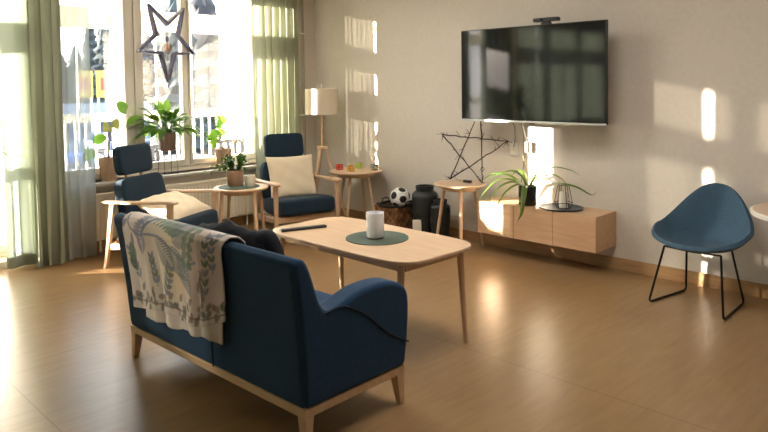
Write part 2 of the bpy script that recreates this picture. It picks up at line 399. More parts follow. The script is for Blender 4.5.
def garden_chair(x,y,rz,label):
    t=thing('balcony_chair',label,'chair',(x,y,-.02),rz,'dark chairs out on the balcony')
    MB().b2((-.2,-.2,.42),(.2,.2,.45)).build('seat',M['outdoor'],t,bevel=.01)
    b=MB()
    for i in range(5): b.b2((-.2,-.19+i*.085,.5),(-.18,-.15+i*.085,.86))
    b.b2((-.21,-.2,.86),(-.17,.2,.9)); b.build('backrest',M['outdoor'],t,smooth=0)
    for a in (-1,1):
        for c in (-1,1): MB().bar((a*.18,c*.18,.42),(a*.2,c*.2,0),.025,.025).build('leg',M['outdoor'],t,smooth=0)
garden_chair(-7.35,3.38,R(200),'dark slatted balcony chair behind the plant stand')
garden_chair(-7.35,4.55,R(160),'dark slatted balcony chair behind the fluted pot by the bright end wall')
t=thing('balcony_table','low dark balcony table outside the star window','table',(-7.3,3.95,-.02))
MB().b2((-.28,-.28,.70),(.28,.28,.73)).build('tabletop',M['outdoor'],t,bevel=.005)
for a in (-1,1):
    for c in (-1,1): MB().bar((a*.24,c*.24,.70),(a*.25,c*.25,0),.03,.03).build('leg',M['outdoor'],t,smooth=0)
struct(MB().b2((-190,-90,ZG-.2),(-8.4,160,ZG)).build('snowy_ground',M['snow'],smooth=0))
def along(px_dir,dist):   # point on the ground in a bearing (degrees from -x toward +y) from the camera
    a=R(px_dir); return (-math.cos(a)*dist, math.sin(a)*dist)
def conifer(x,y,h,r,m,label,seed):
    rr=random.Random(seed); t=thing('conifer',label,'tree',(x,y,ZG),0,'trees behind the car park')
    MB().cyl((0,0,0),(0,0,h*.5),.25,.15,8).build('trunk',M['trunk'],t)
    c=MB(); n=20; L=26; vs=[];fs=[]
    prof=[]
    for i in range(L):
        u=i/(L-1); prof.append((r*(1-u)**.55*(1 if i%2==0 else .74)+.05,h*(.05+.95*u)))
    for (q,z) in prof:
        for j in range(n): k=q*(1+rr.uniform(-.22,.12)); vs.append((k*math.cos(2*PI*j/n),k*math.sin(2*PI*j/n),z+rr.uniform(-.12,.12)))
    for i in range(L-1):
        for j in range(n): fs.append((i*n+j,i*n+(j+1)%n,(i+1)*n+(j+1)%n,(i+1)*n+j))
    c.add(vs,fs); c.build('crown',m,t,smooth=0)
rr=random.Random(3)
for i in range(22):
    b=16.5+i*1.05; d=74+(i%3)*12
    x,y=along(b,d); h=(2.1+ZG*-1+d*rr.uniform(.02,.07))
    conifer(x,y,h*1.15,1.9,M['tree'] if rr.random()<.6 else M['tree2'],'hazy %s tree in the row behind the car park'%('dark green'),i)
for i in range(5):
    x,y=along((28.2,30.3,31.9,35.6,37.4)[i],(34,40,66,66,40)[i]); conifer(x,y,9.5+(i%3)+i,1.7,M['tree2'] if i%2 else M['tree'],'taller nearer tree seen through the right-hand window sash',100+i)
def car(x,y,rz,m,label):
    t=thing('parked_car',label,'car',(x,y,ZG),rz,'cars parked outside')
    MB().prism([(-2.1,.3),(-2.15,.75),(-1.9,.9),(-1.2,.95),(1.1,.92),(2.0,.75),(2.15,.5),(2.1,.3)],-.85,.85,'y').build('body',m,t,bevel=.06)
    MB().prism([(-1.7,.93),(-1.2,1.42),(.3,1.42),(1.0,.93)],-.75,.75,'y').build('cabin',M['carglass'],t,bevel=.05)
    for a in (-1.3,1.35):
        for c in (-.8,.8): MB().cyl((a,c-.1,.33),(a,c+.1,.33),.33,n=16).build('wheel',M['black_plastic'],t)
cc=['car1','car2','car3','car2','car1','car3','car2','car3','car1']
for i in range(9):
    b=20.4+(i%6)*3.3+(1.6 if i>5 else 0); x,y=along(b,46+9*(i//6)); car(x,y,R(180-b),M[cc[i]],'%s parked car in the snowy car park'%{'car1':'blue','car2':'white','car3':'dark'}[cc[i]])
for i,b in enumerate((21.25,22.7)):
    x,y=along(b,60); t=thing('roadside_sign','yellow roadside sign on two poles, the %s of the pair'%('left' if i==0 else 'right'),'sign',(x,y,ZG),R(-22))
    MB().b2((-.1,-.65,3.9),(.1,.65,6.1)).build('sign_board',M['sign_y'],t,smooth=0)
    MB().b2((.1,-.3,4.5),(.13,.3,5.5)).build('sign_emblem',M['sign_r'],t,smooth=0)
    for c in (-.5,.5): MB().cyl((0,c,0),(0,c,3.9),.08,n=8).build('pole',M['rail_white'],t)
x,y=along(33.0,75)
t=thing('house','blue-grey low house behind the trees in the right-hand sash','house',(x,y,ZG),R(-32))
MB().b2((-4,-5.5,0),(4,5.5,4.4)).build('walls',M['house'],t,smooth=0)
MB().prism([(-4.6,4.3),(0,6.1),(4.6,4.3)],-5.9,5.9,'y').build('roof',M['roof'],t,smooth=0)
for k in range(3):
    MB().b2((4,-4.3+k*3.2,1.4),(4.05,-2.9+k*3.2,2.9)).build('window',M['carglass'],t,smooth=0)
x,y=along(20.3,64)
t=thing('house','low white roofed building beyond the parked cars at left','house',(x,y,ZG),R(-20))
MB().b2((-3,-6,0),(3,6,2.4)).build('walls',M['house'],t,smooth=0)
MB().prism([(-3.5,2.3),(0,3.4),(3.5,2.3)],-6.4,6.4,'y').build('roof',M['snow'],t,smooth=0)

# ------------------------------------------------------------------ curtains
def curtain(name,label,segs,m,x=-6.22,z0=.015,z1=2.76,grp=None):
    """segs: list of (y0,y1,folds,amplitude)"""
    pts=[]
    for (a,b,nf,am) in segs:
        n=max(8,int(nf*14))
        for i in range(n):
            u=i/n; ph=u*nf*2*PI
            pts.append((a+(b-a)*u+.25*am*math.sin(2*ph+1), am*math.sin(ph)+.35*am*math.sin(ph*.47+2)))
    pts.append((segs[-1][1],0))
    nz=14
    def fn(u,v):
        i=min(len(pts)-1,int(round(u*(len(pts)-1)))); y,dx=pts[i]
        k=.55+.45*(1-v)+.12*math.sin(5*v+i*.05)
        return (x+dx*k,y+.010*math.sin(7*v+i*.2)*(1-v),z0+(z1-z0)*v)
    mb=MB().grid(fn,len(pts),nz)
    t=thing(name,label,'curtain',(0,0,0),0,grp)
    mb.build('cloth',m,t,smooth=80,solid=0)
    hz=MB().grid(lambda u,v:Vector(fn(u,0))+Vector((.003,0,.09*v)),len(pts),2); hz.build('hem',m,t,smooth=80)
    MB().b2((x-.02,segs[0][0],z1-.005),(x+.02,segs[-1][1],z1+.03)).build('heading_track',M['white'],t,smooth=0)
    return t
curtain('curtain','pale green curtain with deep folds at the left edge of the photo',[(1.745,1.97,1.2,.018),(1.97,2.19,3.6,.045)],M['curtain_pale'],x=-6.28)
curtain('curtain','olive green gathered curtain left of the leftmost window sash',[(1.93,2.20,3.0,.03)],M['curtain'],x=-6.14)
curtain('curtain','sheer bluish curtain hanging partly over the leftmost window sash',[(2.19,2.47,2.2,.03)],M['sheer'],x=-6.20)
curtain('curtain','long sage green curtain gathered between the window and the pipe',[(4.20,4.34,1.0,.02),(4.34,4.82,5.2,.038)],M['curtain'],x=-6.20)
curtain('curtain','pale curtain over the balcony door, out of sight at left',[(.64,1.48,5,.03)],M['curtain_pale'],x=-6.26)
curtain('curtain','pale curtain over the further window, nearer the camera',[(-2.95,-.02,13,.03)],M['curtain_pale'])
curtain('curtain','pale curtain over the further window, nearer the balcony door',[(.005,.61,3,.03)],M['curtain_pale'])

# radiator
t=thing('radiator','cream ribbed panel radiator under the window sill','radiator',(-6.27,3.345,.13))
MB().b2((-.045,-.87,0),(.02,.87,.41)).build('panel',M['radiator'],t,smooth=0,bevel=.006)
rb=MB()
for i in range(43): rb.b2((.02,-.84+i*.04-.011,.02),(.030,-.84+i*.04+.011,.39))
rb.build('ribs',M['radiator'],t,smooth=0,bevel=.003)
MB().b2((-.05,-.875,.405),(.03,.875,.425)).build('top_grille',M['radiator'],t,smooth=0)
for s in (-1,1): MB().cyl((-.02,s*.8,-.12),(-.02,s*.8,0),.011,n=10).build('pipe',M['radiator'],t)
for s in (-1,1): MB().b2((-.071,s*.6-.02,.1),(-.04,s*.6+.02,.35)).build('bracket',M['radiator'],t,smooth=0)
# riser pipe
t=thing('riser_pipe','thin vertical grey pipe with white clips in the room corner','pipe',(-6.335,5.0,0))
MB().cyl((0,0,0),(0,0,2.8),.016,n=14).build('pipe',M['pipe'],t)
for z in (1.175,2.13): MB().b2((-.036,-.035,z-.008),(.022,.035,z+.008)).build('pipe_clip',M['white'],t,bevel=.003)

# ------------------------------------------------------------------ sofa
SO=thing('sofa','navy blue two-seat sofa with pale wooden frame, seen from behind','sofa',(-3.735,1.665,0),R(1.75))
W=1.535; ZF=.150; DP=.625; DZ=-.028
fr=MB(); fr.b2((0,0,ZF),(W,.032,ZF+.038)); fr.b2((0,DP-.032,ZF),(W,DP,ZF+.038)); fr.b2((0,.032,ZF),(.032,DP-.032,ZF+.038)); fr.b2((W-.032,.032,ZF),(W,DP-.032,ZF+.038))
fr.build('frame',M['birch'],SO,smooth=0,bevel=.004)
for (u,v,du,dv) in ((.028,.028,-.01,-.01),(W-.028,.028,.012,-.01),(.028,DP-.028,-.01,.012),(W-.028,DP-.028,.012,.012)):
    MB().bar((u+du,v+dv,0),(u,v,ZF+.005),.03,.052,.03,.052,up=(0,1,0)).build('leg',M['birch_z'],SO,smooth=0,bevel=.004)
def flare(mb):      # the far end of the body leans outwards a little
    mb.v=[(x-.075*max(0,(z-.2)/.65)*max(0,1-x/.6),y,z+DZ) for (x,y,z) in mb.v]; return mb
back=[(.0,.217),(-.012,.45),(-.037,.74),(-.050,.80),(-.049,.838),(-.022,.858),(.012,.850),(.040,.81),(.080,.68),(.125,.58),(.14,.217)]
flare(MB().prism(back,.014,W-.014,'x')).build('backrest',M['navy'],SO,smooth=40,bevel=.012,seg=3)
def smoothpoly(p,n=5):
    q=[Vector((a,b,0)) for a,b in p]; out=[]
    for s in bez(q,n): out.append((s.x,s.y))
    return out
arm=[(0.003,.217)]+smoothpoly([(-.008,.45),(-.034,.74),(-.046,.80),(-.045,.835),(-.020,.853),(.014,.845),(.045,.79),(.08,.69),(.107,.63),(.145,.604),(.205,.612),(.345,.648),(.49,.650),(.59,.625),(.648,.575),(.660,.50),(.650,.36),(.628,.217)],4)
for a0,a1 in ((-.006,.115),(W-.115,W+.006)):
    o=flare(MB().prism(arm,a0,a1,'x')).build('armrest',M['navy'],SO,smooth=40,bevel=.022,seg=4)
    R_=a0>.5; e=.001
    xs=W+.008 if R_ else -.008; q=1 if R_ else -1
    sm=bez([(xs-q*.004,.118,.598),(xs,.22,.604),(xs,.36,.53),(xs,.50,.41),(xs-q*.002,.648,.325)],8)
    flare(MB().tube(sm,.0035,8)).build('piping',M['piping'],o)
MB().b2((.10,.10,.19),(W-.10,DP-.005,.335+DZ)).build('seat_base',M['navy'],SO,smooth=0,bevel=.015)
for a in (0,1):
    MB().sell((.115+.326*(1+2*a),.385,.395+DZ),(.650,.54,.125),.28).build('seat_cushion',M['navy'],SO,smooth=80)
flare(MB().tube([(.86,-.0055,.217),(.855,-.010,.33),(.84,-.016,.45),(.83,-.024,.56)],.0035,6)).build('back_seam',M['piping'],SO)

# throw blanket over the sofa back
def make_throw():
    NS,NT=230,250
    def surf(s,t,ext=0,off=0.0,lo=0):
        # s 0..1 across, t 0 (inside) .. 1 (hem)
        u=.165+.90*s
        hem=(.365-.03*math.sin(s*3.1+.4)+.055*s-.02*math.cos(9*s)) if not lo else (.285+.05*s+.006*math.sin(25*s))
        L1=.20; L2=.84-hem; d=t*(L1+.10+L2)
        pth=[(.115,.64),(.09,.70),(.062,.775),(.050,.82),(.024,.845),(-.02,.852),(-.050,.838),(-.066,.815),(-.066,.78),(-.054,.71),(-.030,.42),(-.020,.22),(-.018,.08)]
        # walk the path by arc length
        acc=0
        for i in range(len(pth)-1):
            a,b=pth[i],pth[i+1]; l=math.hypot(b[0]-a[0],b[1]-a[1])
            if acc+l>=d or i==len(pth)-2:
                k=(d-acc)/l; v=a[0]+(b[0]-a[0])*k; z=a[1]+(b[1]-a[1])*k; break
            acc+=l
        hang=max(0,min(1,(.86-z)/.45)) if t>.35 else 0
        fold=.010*math.sin(15*s+1.2)+.007*math.sin(31*s+.3+2*t)+.011*max(0,1-abs(s-.86)/.06)
        edge=.012*math.sin(9*t)
        if s>.97 or s<.03: edge*=1
        uu=u+edge*(1 if s<.5 else .6)+(.02*hang*(.5-s))-(.03*hang if s>.5 else 0)*s
        uu-=.075*max(0,(z-.17)/.65)*max(0,1-uu/.6)
        return (uu,v-.006-off-abs(fold)*hang*1.2-.004*hang,z)
    top=MB().grid(lambda s,t:surf(s,t),NS,NT)
    n1=len(top.v)
    low=MB().grid(lambda s,t:surf(.10+s*.86,.55+.45*t,off=-.006,lo=1),120,60)
    S1=np.tile(np.linspace(0,1,NS),NT); T1=np.repeat(np.linspace(0,1,NT),NS)
    S2=.10+.86*np.tile(np.linspace(0,1,120),60); T2=1.02+.1*np.repeat(np.linspace(0,1,60),120)
    ss=np.concatenate([S1,S2])*1.08; tt=np.concatenate([T1,T2])*.75
    # pattern in metres: x=ss (0..1.08), y=tt (0.. .8)
    rng=np.random.RandomState(5)
    base=np.zeros((len(ss),3)); base[:]=(.62,.575,.565)
    def blob(cx,cy,r,col,k=1):
        w=np.exp(-(((ss-cx)**2+(tt-cy)**2)/r**2))*k
        base[:]=base*(1-w[:,None])+np.array(col)*w[:,None]
    blob(.18,.38,.14,(.55,.40,.38),.7); blob(.55,.50,.16,(.60,.47,.27),.7); blob(.75,.35,.13,(.55,.39,.37),.6)
    blob(.85,.58,.15,(.46,.34,.34),.7); blob(.38,.3,.12,(.52,.46,.36),.6); blob(.3,.62,.1,(.48,.43,.4),.6); blob(1.0,.45,.15,(.48,.36,.34),.6)
    def paint(mask,col,k=.85):
        m=np.clip(mask,0,1)[:,None]*k; base[:]=base*(1-m)+np.array(col)*m
    def sm(d,w=.0025): return np.clip(.5-d/(2*w),0,1)
    def lens(cx,cy,L,Wd,ang,col,k=.85,ribs=False):
        c,s_=math.cos(ang),math.sin(ang); x=((ss-cx)*c+(tt-cy)*s_)/1.2; y=(-(ss-cx)*s_+(tt-cy)*c)/1.3
        q=np.clip(x/L,0,1); hw=Wd*np.sin(np.pi*q**.8)
        d=np.abs(y)-hw; m=sm(d)*((x>0)&(x<L))
        if ribs:
            r=(np.abs(((x-np.abs(y)*.8)*70)%1-.5)<.17)|(np.abs(y)<.002); m=m*np.where(r,.25,1)
        paint(m,col,k)
    def line(pts,wd,col,k=.85):
        P=np.array(pts); best=np.full(len(ss),9.)
        for a,b in zip(P[:-1],P[1:]):
            ab=b-a; t=np.clip(((ss-a[0])*ab[0]+(tt-a[1])*ab[1])/(ab@ab),0,1)
            best=np.minimum(best,np.hypot(ss-a[0]-t*ab[0],tt-a[1]-t*ab[1]))
        paint(sm(best-wd),col,k)
    grey=(.15,.18,.22); gb=(.16,.19,.28); gg=(.14,.21,.17); dg=(.10,.14,.13); br=(.20,.15,.14)
    # fern fans of narrow leaves near the top
    for k in range(7): lens(.20+.012*k,.40-.022*k,.10,.009,R(-60+8*k),gb)
    for k in range(7): lens(.20+.012*k,.40-.022*k,.085,.009,R(-150-5*k),gb)
    for k in range(6): lens(.34+.035*k,.31+.004*k,.15,.017,R(-75+13*k),gg)
    for k in range(7): lens(.52+.02*k,.30-.008*k,.12,.010,R(-80+12*k),grey)
    # branch across with big ribbed leaves
    line([(.03,.27),(.09,.34),(.18,.37),(.30,.36),(.42,.36),(.55,.41),(.70,.46),(.80,.44)],.007,gb)
    for (cx,cy,L,Wd,a) in ((.38,.37,.20,.055,38),(.50,.40,.22,.05,32),(.56,.36,.16,.055,-30),(.60,.42,.20,.05,52)): lens(cx,cy,L,Wd,R(a),grey,.85,True)
    for (cx,cy,a) in ((.10,.36,100),(.16,.38,70),(.05,.30,150),(.24,.37,110)): lens(cx,cy,.085,.014,R(a),gb)
    # round eucalyptus leaves
    line([(.78,.19),(.74,.28),(.72,.38),(.70,.50)],.003,gg)
    for k in range(6):
        for s_ in (-1,1): lens(.765-.012*k+s_*.004,.215+.045*k,.06,.019,R(90-s_*62),gg)
    # hanging sprigs
    for (x0,y0,x1,y1,n) in ((.12,.60,.05,.44,5),(.33,.62,.30,.47,5),(.42,.66,.50,.50,5),(.90,.62,.93,.30,7),(.98,.50,1.0,.25,6)):
        line([(x0,y0),((x0+x1)/2+.01,(y0+y1)/2),(x1,y1)],.0035,dg)
        for k in range(n):
            f=(k+.5)/n; 
            for s_ in (-1,1): lens(x0+(x1-x0)*f,y0+(y1-y0)*f,.045,.010,math.atan2(y1-y0,x1-x0)+s_*.8,dg if k%2 else gb)
    lens(.06,.55,.07,.03,R(-80),dg); lens(.10,.50,.08,.03,R(-120),gg)
    # bottom border of scrolls
    for k in range(26):
        cx=.03+.042*k; cy=.665+.018*math.sin(k*1.9); 
        lens(cx,cy,.05,.012,R(20+70*math.sin(k*2.3)),br,.8); lens(cx,cy+.03,.05,.012,R(160+60*math.sin(k*1.3)),dg,.7)
    line([(0,.70),(.3,.715),(.6,.70),(.9,.72),(1.08,.71)],.004,br)
    for k in range(12): lens(.82+.02*(k%4),.52+.035*(k//4),.05,.013,R(k*77),br,.8)
    for k in range(40):   # low layer motifs
        lens(.1+.025*k,.775+.015*math.sin(k),.03,.008,R(k*50),gb if k%2 else br,.5)
    top.add(low.v,low.f)
    o=top.build('throw_blanket',attr_mat('throw_cloth','pattern',.9,.3,500),smooth=80,solid=.006)
    a=o.data.color_attributes.new('pattern','FLOAT_COLOR','POINT')
    col=np.ones((len(base),4)); col[:,:3]=np.clip(base,0,1); a.data.foreach_set('color',col.ravel().astype(np.float32))
    o.location=SO.location; o.rotation_euler=SO.rotation_euler
    tag(o,'cream throw blanket with grey-green leaf print draped over the sofa back','blanket')
make_throw()

# dark jacket / cushion lying along the inside of the sofa back
def pillow_mb(w,h,t,seed=0,n=26,pinch=.10):
    rr=random.Random(seed); ph=[rr.uniform(0,6) for _ in range(4)]
    mb=MB()
    for sg in (1,-1):
        def fn(u,v):
            x=2*u-1;y=2*v-1
            e=(1-x**4)*(1-y**4); k=max(e,0)**.42
            wr=.05*math.sin(6*x+ph[0]+3*y)*math.sin(5*y+ph[1])+.03*math.sin(11*x-6*y+ph[2])
            X=x*(1-pinch*(1-x*x*0)*(1-abs(y)**2)*0.6*abs(x)); Y=y*(1-pinch*.6*(1-abs(x)**2)*abs(y))
            return (X*w/2,Y*h/2,sg*t/2*k*(1+wr*1.5)+t*.04*wr)
        m2=MB().grid(fn,n,n)
        if sg<0: m2.f=[tuple(reversed(f)) for f in m2.f]
        mb.add(m2.v,m2.f)
    return mb
jk=thing('jacket','black jacket lying crumpled along the inside of the sofa back','jacket',(-3.31,2.06,.628),R(3))
def jf(sg):
    def fn(u,v):
        x=2*u-1;y=2*v-1; k=max((1-x**4)*(1-y**4),0)**.4
        wr=.006*math.sin(9*x+2*y)+.005*math.sin(17*x-5*y+1)
        return (x*.37, sg*.05*k+wr*.6+.02*x*x, y*.15*(1-.25*abs(x))+wr+.012*x-.03*x*x)
    return fn
for_m=MB()
for sg in (1,-1):
    g=MB().grid(jf(sg),46,20); for_m.add(g.v,g.f)
for_m.build('body',M['black_cloth'],jk,smooth=80)
sl_=bez([(.28,.0,.10),(.34,.01,.10),(.375,.03,.02),(.41,.05,-.10),(.42,.08,-.17)],6)
MB().tube(sl_,[.030+.016*math.sin(PI*min(1,i/len(sl_)+.2)) for i in range(len(sl_))],14).build('sleeve',M['black_cloth'],jk,smooth=80)
sl2=bez([(.10,.04,-.02),(.22,.06,-.03),(.29,.05,.0),(.31,.06,-.05)],6)
MB().tube(sl2,.03,12).build('sleeve',M['black_cloth'],jk,smooth=80)

# ------------------------------------------------------------------ coffee table
def roundrect(hx,hy,n=60,e=.42,bulge=0):
    out=[]
    for i in range(n):
        t=2*PI*i/n; c,s=math.cos(t),math.sin(t)
        out.append((hx*math.copysign(abs(c)**e,c),hy*math.copysign(abs(s)**e,s)))
    return out
CT=thing('coffee_table','oblong pale wooden coffee table with rounded corners and tapered legs','table',(-3.035,2.865,0),R(-.3))
MB().prism(roundrect(.645,.335,72,.36),.578,.60,'z').build('tabletop',M['birch_top'],CT,smooth=50,bevel=.006,seg=3)
ap=MB(); ap.b2((-.54,-.245,.525),(.54,-.225,.578)); ap.b2((-.54,.225,.525),(.54,.245,.578)); ap.b2((-.55,-.225,.525),(-.53,.225,.578)); ap.b2((.53,-.225,.525),(.55,.225,.578))
ap.build('apron',M['birch'],CT,smooth=0,bevel=.003)
for a in (-1,1):
    for c in (-1,1):
        MB().tube([(a*.535,c*.25,.578),(a*.555,c*.275,0)],[.021,.0135],16).build('leg',M['birch_z'],CT)
def place_mat(x,y,z,r,label,m=M['mat_green'],name='placemat',cat='placemat',h=.004):
    return tag(_loc(MB().lathe([(r,0),(r,h),(r-.002,h)],n=64).build(name,m,smooth=40),(x,y,z)),label,cat)
def _loc(o,p,rz=0): o.location=p; o.rotation_euler=(0,0,rz); return o
place_mat(-2.945,2.87,.6005,.192,'round dark green felt mat on the coffee table')
j=thing('candle_jar','white opal glass candle holder standing on the green mat','candle holder',(-2.945,2.855,.605))
MB().lathe([(.0,.004),(.048,.004),(.054,.012),(.055,.150),(.0555,.155),(.051,.155),(.050,.03),(0,.03)],n=48).build('cup',M['opal'],j,smooth=50)
MB().lathe([(0,.0),(.052,.0),(.055,.004),(.052,.010),(0,.010)],n=48).build('clear_base',M['bulbglass'],j,smooth=50)
j['label']='white opal glass candle holder standing on the green mat'
rc=thing('remote_control','slim black remote control on the left end of the coffee table','remote control',(-3.478,2.722,.601),math.atan2(.295,.106))
MB().b2((-.155,-.021,0),(.155,.021,.016)).build('body',M['black_plastic'],rc,bevel=.006,seg=3)
b=MB()
for i in range(9):
    for k in (-1,0,1): b.cyl((-.13+i*.022,k*.012,.016),(-.13+i*.022,k*.012,.0178),.004,n=8)
b.build('buttons',M['grey_plastic'],rc)
MB().b2((-.158,-.019,.001),(-.150,.019,.014)).build('end_cap',M['silver'],rc,smooth=0)

# ------------------------------------------------------------------ side tables
def side_table(label,x,y,r,h,angs,rz=0,lr=.9,apron=True,top=M['birch_top'],lt=.66):
    t=thing('side_table',label,'side table',(x,y,0),rz)
    MB().lathe([(r-.012,h-.022),(r-.002,h-.012),(r,h-.005),(r-.003,h),(0,h)],n=64).build('tabletop',top,t,smooth=40)
    if apron: MB().lathe([(r*.62,h-.06),(r*.68,h-.06),(r*.68,h-.02),(r*.62,h-.02),(r*.62,h-.06)],n=48).build('apron',M['birch'],t,smooth=40)
    for a in angs:
        a=R(a); MB().tube([(math.cos(a)*r*lt,math.sin(a)*r*lt,h-.02),(math.cos(a)*r*lr,math.sin(a)*r*lr,0)],[.019,.012],14).build('leg',M['birch_z'],t)
    return t
side_table('round three-legged wooden side table holding the twig star beside the sideboard',-3.92,4.89,.238,.612,(71,191,311),lr=1.08)
side_table('round wooden side table holding four small glass cubes beside the floor lamp',-5.33,4.89,.285,.615,(20,110,200,290),lr=.85,lt=.45)
side_table('round wooden side table with a potted plant between the armchairs',-5.44,3.53,.252,.588,(0,90,180,270),lr=1.05,lt=.8)
place_mat(-5.45,3.515,.5885,.19,'round dark green mat under the plant between the armchairs')
for nm,c,x,y,lb in (('glass_cube','ceramic_red',-5.49,4.80,'red glass cube tealight holder, leftmost on the round table'),
                    ('glass_cube','cube_amber',-5.31,4.80,'amber glass cube tealight holder at the front of the round table'),
                    ('glass_cube','cube_green',-5.42,5.02,'yellow-green glass cube tealight holder at the back of the round table'),
                    ('glass_cube','cube_grey',-5.19,5.03,'grey glass cube tealight holder, rightmost on the round table')):
    t=thing(nm,lb,'candle holder',(x,y,.616),R(random.uniform(-12,12)),'glass cubes on the round table')
    s=.029
    MB().b2((-s,-s,0),(s,s,.012)).b2((-s,-s,.012),(s,-s+.008,.06)).b2((-s,s-.008,.012),(s,s,.06)).b2((-s,-s+.008,.012),(-s+.008,s-.008,.06)).b2((s-.008,-s+.008,.012),(s,s-.008,.06)).build('cube_body',M[c],t,smooth=0,bevel=.003)
    d=MB()
    for a in range(2):
        for q in range(2):
            d.box((-.012+.024*a,-s-.0008,.02+.024*q),(.008,.002,.008)); d.box((s+.0008,-.012+.024*a,.02+.024*q),(.002,.008,.008))
    d.build('dots',M['cube_pale'],t,smooth=0)

# right-hand white-edged table
t=thing('cafe_table','round white-edged table cut by the right edge of the photo','table',(-.965,4.66,0))
MB().lathe([(.40,.712),(.408,.718),(.410,.738),(.40,.742)],n=72).build('tabletop',M['white_top'],t,smooth=40)
MB().lathe([(0,.742),(.396,.742),(.396,.744),(0,.744)],n=72).build('tabletop_inlay',M['laminate'],t,smooth=40)
MB().cyl((0,0,.02),(0,0,.712),.03,n=24).build('column',M['white_top'],t)
MB().lathe([(.24,0),(.24,.012),(.05,.03),(0,.03)],n=48).build('foot_plate',M['white_top'],t,smooth=40)

# ------------------------------------------------------------------ armchairs
def rotY(a): return Matrix.Rotation(a,3,'Y')
def armchair(label,x,y,rz):
    t=thing('armchair',label,'armchair',(x,y,0),rz,'lounge armchairs by the window')
    hw=.315
    for s in (-1,1):
        yy=s*hw
        MB().bar((.24,yy,0),(.245,yy,.582),.030,.042,.032,.045,up=(1,0,0)).build('leg',M['birch_z'],t,smooth=0,bevel=.006)
        MB().bar((-.425,yy,0),(-.33,yy,.555),.028,.040,.030,.045,up=(1,0,0)).build('leg',M['birch_z'],t,smooth=0,bevel=.006)
        # armrest: slim, slightly dished, widening to the front
        P=bez([(-.44,yy,.567),(-.2,yy,.572),(.05,yy,.583),(.22,yy,.594),(.315,yy,.592)],6); n=len(P)
        ar=MB(); vs=[];fs=[]
        for i,p in enumerate(P):
            u=i/(n-1); w=.018+.016*min(1,u*1.6)-(.012 if i==n-1 else 0); h=.013-(.005 if i in(0,n-1) else 0)
            for a,b in ((-1,-1),(1,-1),(1,1),(-1,1)): vs.append((p.x,p.y+a*w,p.z+b*h))
        for i in range(n-1):
            for k in range(4): fs.append((i*4+k,i*4+(k+1)%4,(i+1)*4+(k+1)%4,(i+1)*4+k))
        fs+= [(3,2,1,0),tuple((n-1)*4+k for k in range(4))]
        ar.add(vs,fs).build('armrest',M['birch'],t,smooth=30,bevel=.007,seg=3)
        MB().bar((.245,yy,.245),(-.36,yy,.19),.024,.024,.05,.05).build('side_rail',M['birch'],t,smooth=0,bevel=.004)
    MB().b2((.228,-hw,.215),(.252,hw,.275)).build('front_rail',M['birch'],t,smooth=0,bevel=.004)
    MB().b2((-.375,-hw,.17),(-.35,hw,.22)).build('rear_rail',M['birch'],t,smooth=0,bevel=.004)
    ry=rotY(R(5))
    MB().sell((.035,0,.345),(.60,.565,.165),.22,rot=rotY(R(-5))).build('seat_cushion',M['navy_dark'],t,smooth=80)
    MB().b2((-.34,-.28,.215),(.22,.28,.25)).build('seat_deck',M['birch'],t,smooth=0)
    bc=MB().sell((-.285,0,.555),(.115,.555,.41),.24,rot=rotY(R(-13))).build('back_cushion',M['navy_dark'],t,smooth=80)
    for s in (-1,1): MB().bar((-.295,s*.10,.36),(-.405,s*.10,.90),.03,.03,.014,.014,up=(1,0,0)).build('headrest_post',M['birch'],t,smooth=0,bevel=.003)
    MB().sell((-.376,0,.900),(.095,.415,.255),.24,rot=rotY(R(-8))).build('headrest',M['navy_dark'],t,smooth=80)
    return t
armchair('dark blue armchair with headrest, left of the round plant table',-5.475,2.824,R(25))
armchair('dark blue armchair with headrest, between the plant table and the floor lamp',-5.405,4.165,R(-16.5))
def pillow(label,loc,rot,w=.46,h=.42,t=.13,seed=0):
    o=pillow_mb(w,h,t,seed).build('pillow',M['cream'],smooth=80); o.location=loc; o.rotation_euler=rot
    return tag(o,label,'pillow',None)
# pillow 1 lies on the left chair, leaning back; pillow 2 stands in the right chair
def pose(o,z_axis,x_axis):
    z=Vector(z_axis).normalized(); x=Vector(x_axis); x=(x-z*x.dot(z)).normalized(); y=z.cross(x)
    o.rotation_euler=Matrix((x,y,z)).transposed().to_euler()
o=pillow('cream pillow lying slanted on the seat of the left armchair',(-5.43,2.855,.490),(0,0,0),.50,.44,.16,1)
f1=Vector((math.cos(R(25)),math.sin(R(25)),0)); l1=Vector((-f1.y,f1.x,0))
pose(o,f1*.30+Vector((0,0,.95)),l1)
o=pillow('cream pillow standing upright against the back of the right armchair',(-5.545,4.205,.60),(0,0,0),.50,.45,.11,2)
f2=Vector((math.cos(R(-18)),math.sin(R(-18)),0)); l2=Vector((-f2.y,f2.x,0))
pose(o,f2*.93+Vector((0,0,.36)),l2)

# ------------------------------------------------------------------ floor lamp
LP=thing('floor_lamp','wooden tripod floor lamp with white drum shade in the corner','floor lamp',(-5.84,4.855,0),R(20))
MB().cyl((0,0,.80),(0,0,1.20),.011,n=16).build('pole',wood('lamp_pole_wood',(.62,.34,.14),(.72,.42,.2),(10,10,2)),LP)
MB().lathe([(.0,.815),(.055,.815),(.06,.82),(.06,.842),(.055,.847),(0,.847)],n=32).build('hub',M['birch'],LP,smooth=40)
for k in range(3):
    a=R(25+120*k); MB().bar((math.cos(a)*.27,math.sin(a)*.27,0),(math.cos(a)*.035,math.sin(a)*.035,.82),.026,.034,.020,.026,up=(math.cos(a),math.sin(a),0)).build('leg',M['birch_z'],LP,smooth=0,bevel=.003)
MB().lathe([(.180,1.205),(.178,1.485)],n=64).build('shade',M['shade'],LP,smooth=80,solid=.003)
for z in (1.207,1.483): 
    MB().tube([(math.cos(2*PI*i/48)*.180,math.sin(2*PI*i/48)*.180,z) for i in range(49)],.003,6,cap=False).build('shade_rim',M['wax'],LP)
sp=MB()
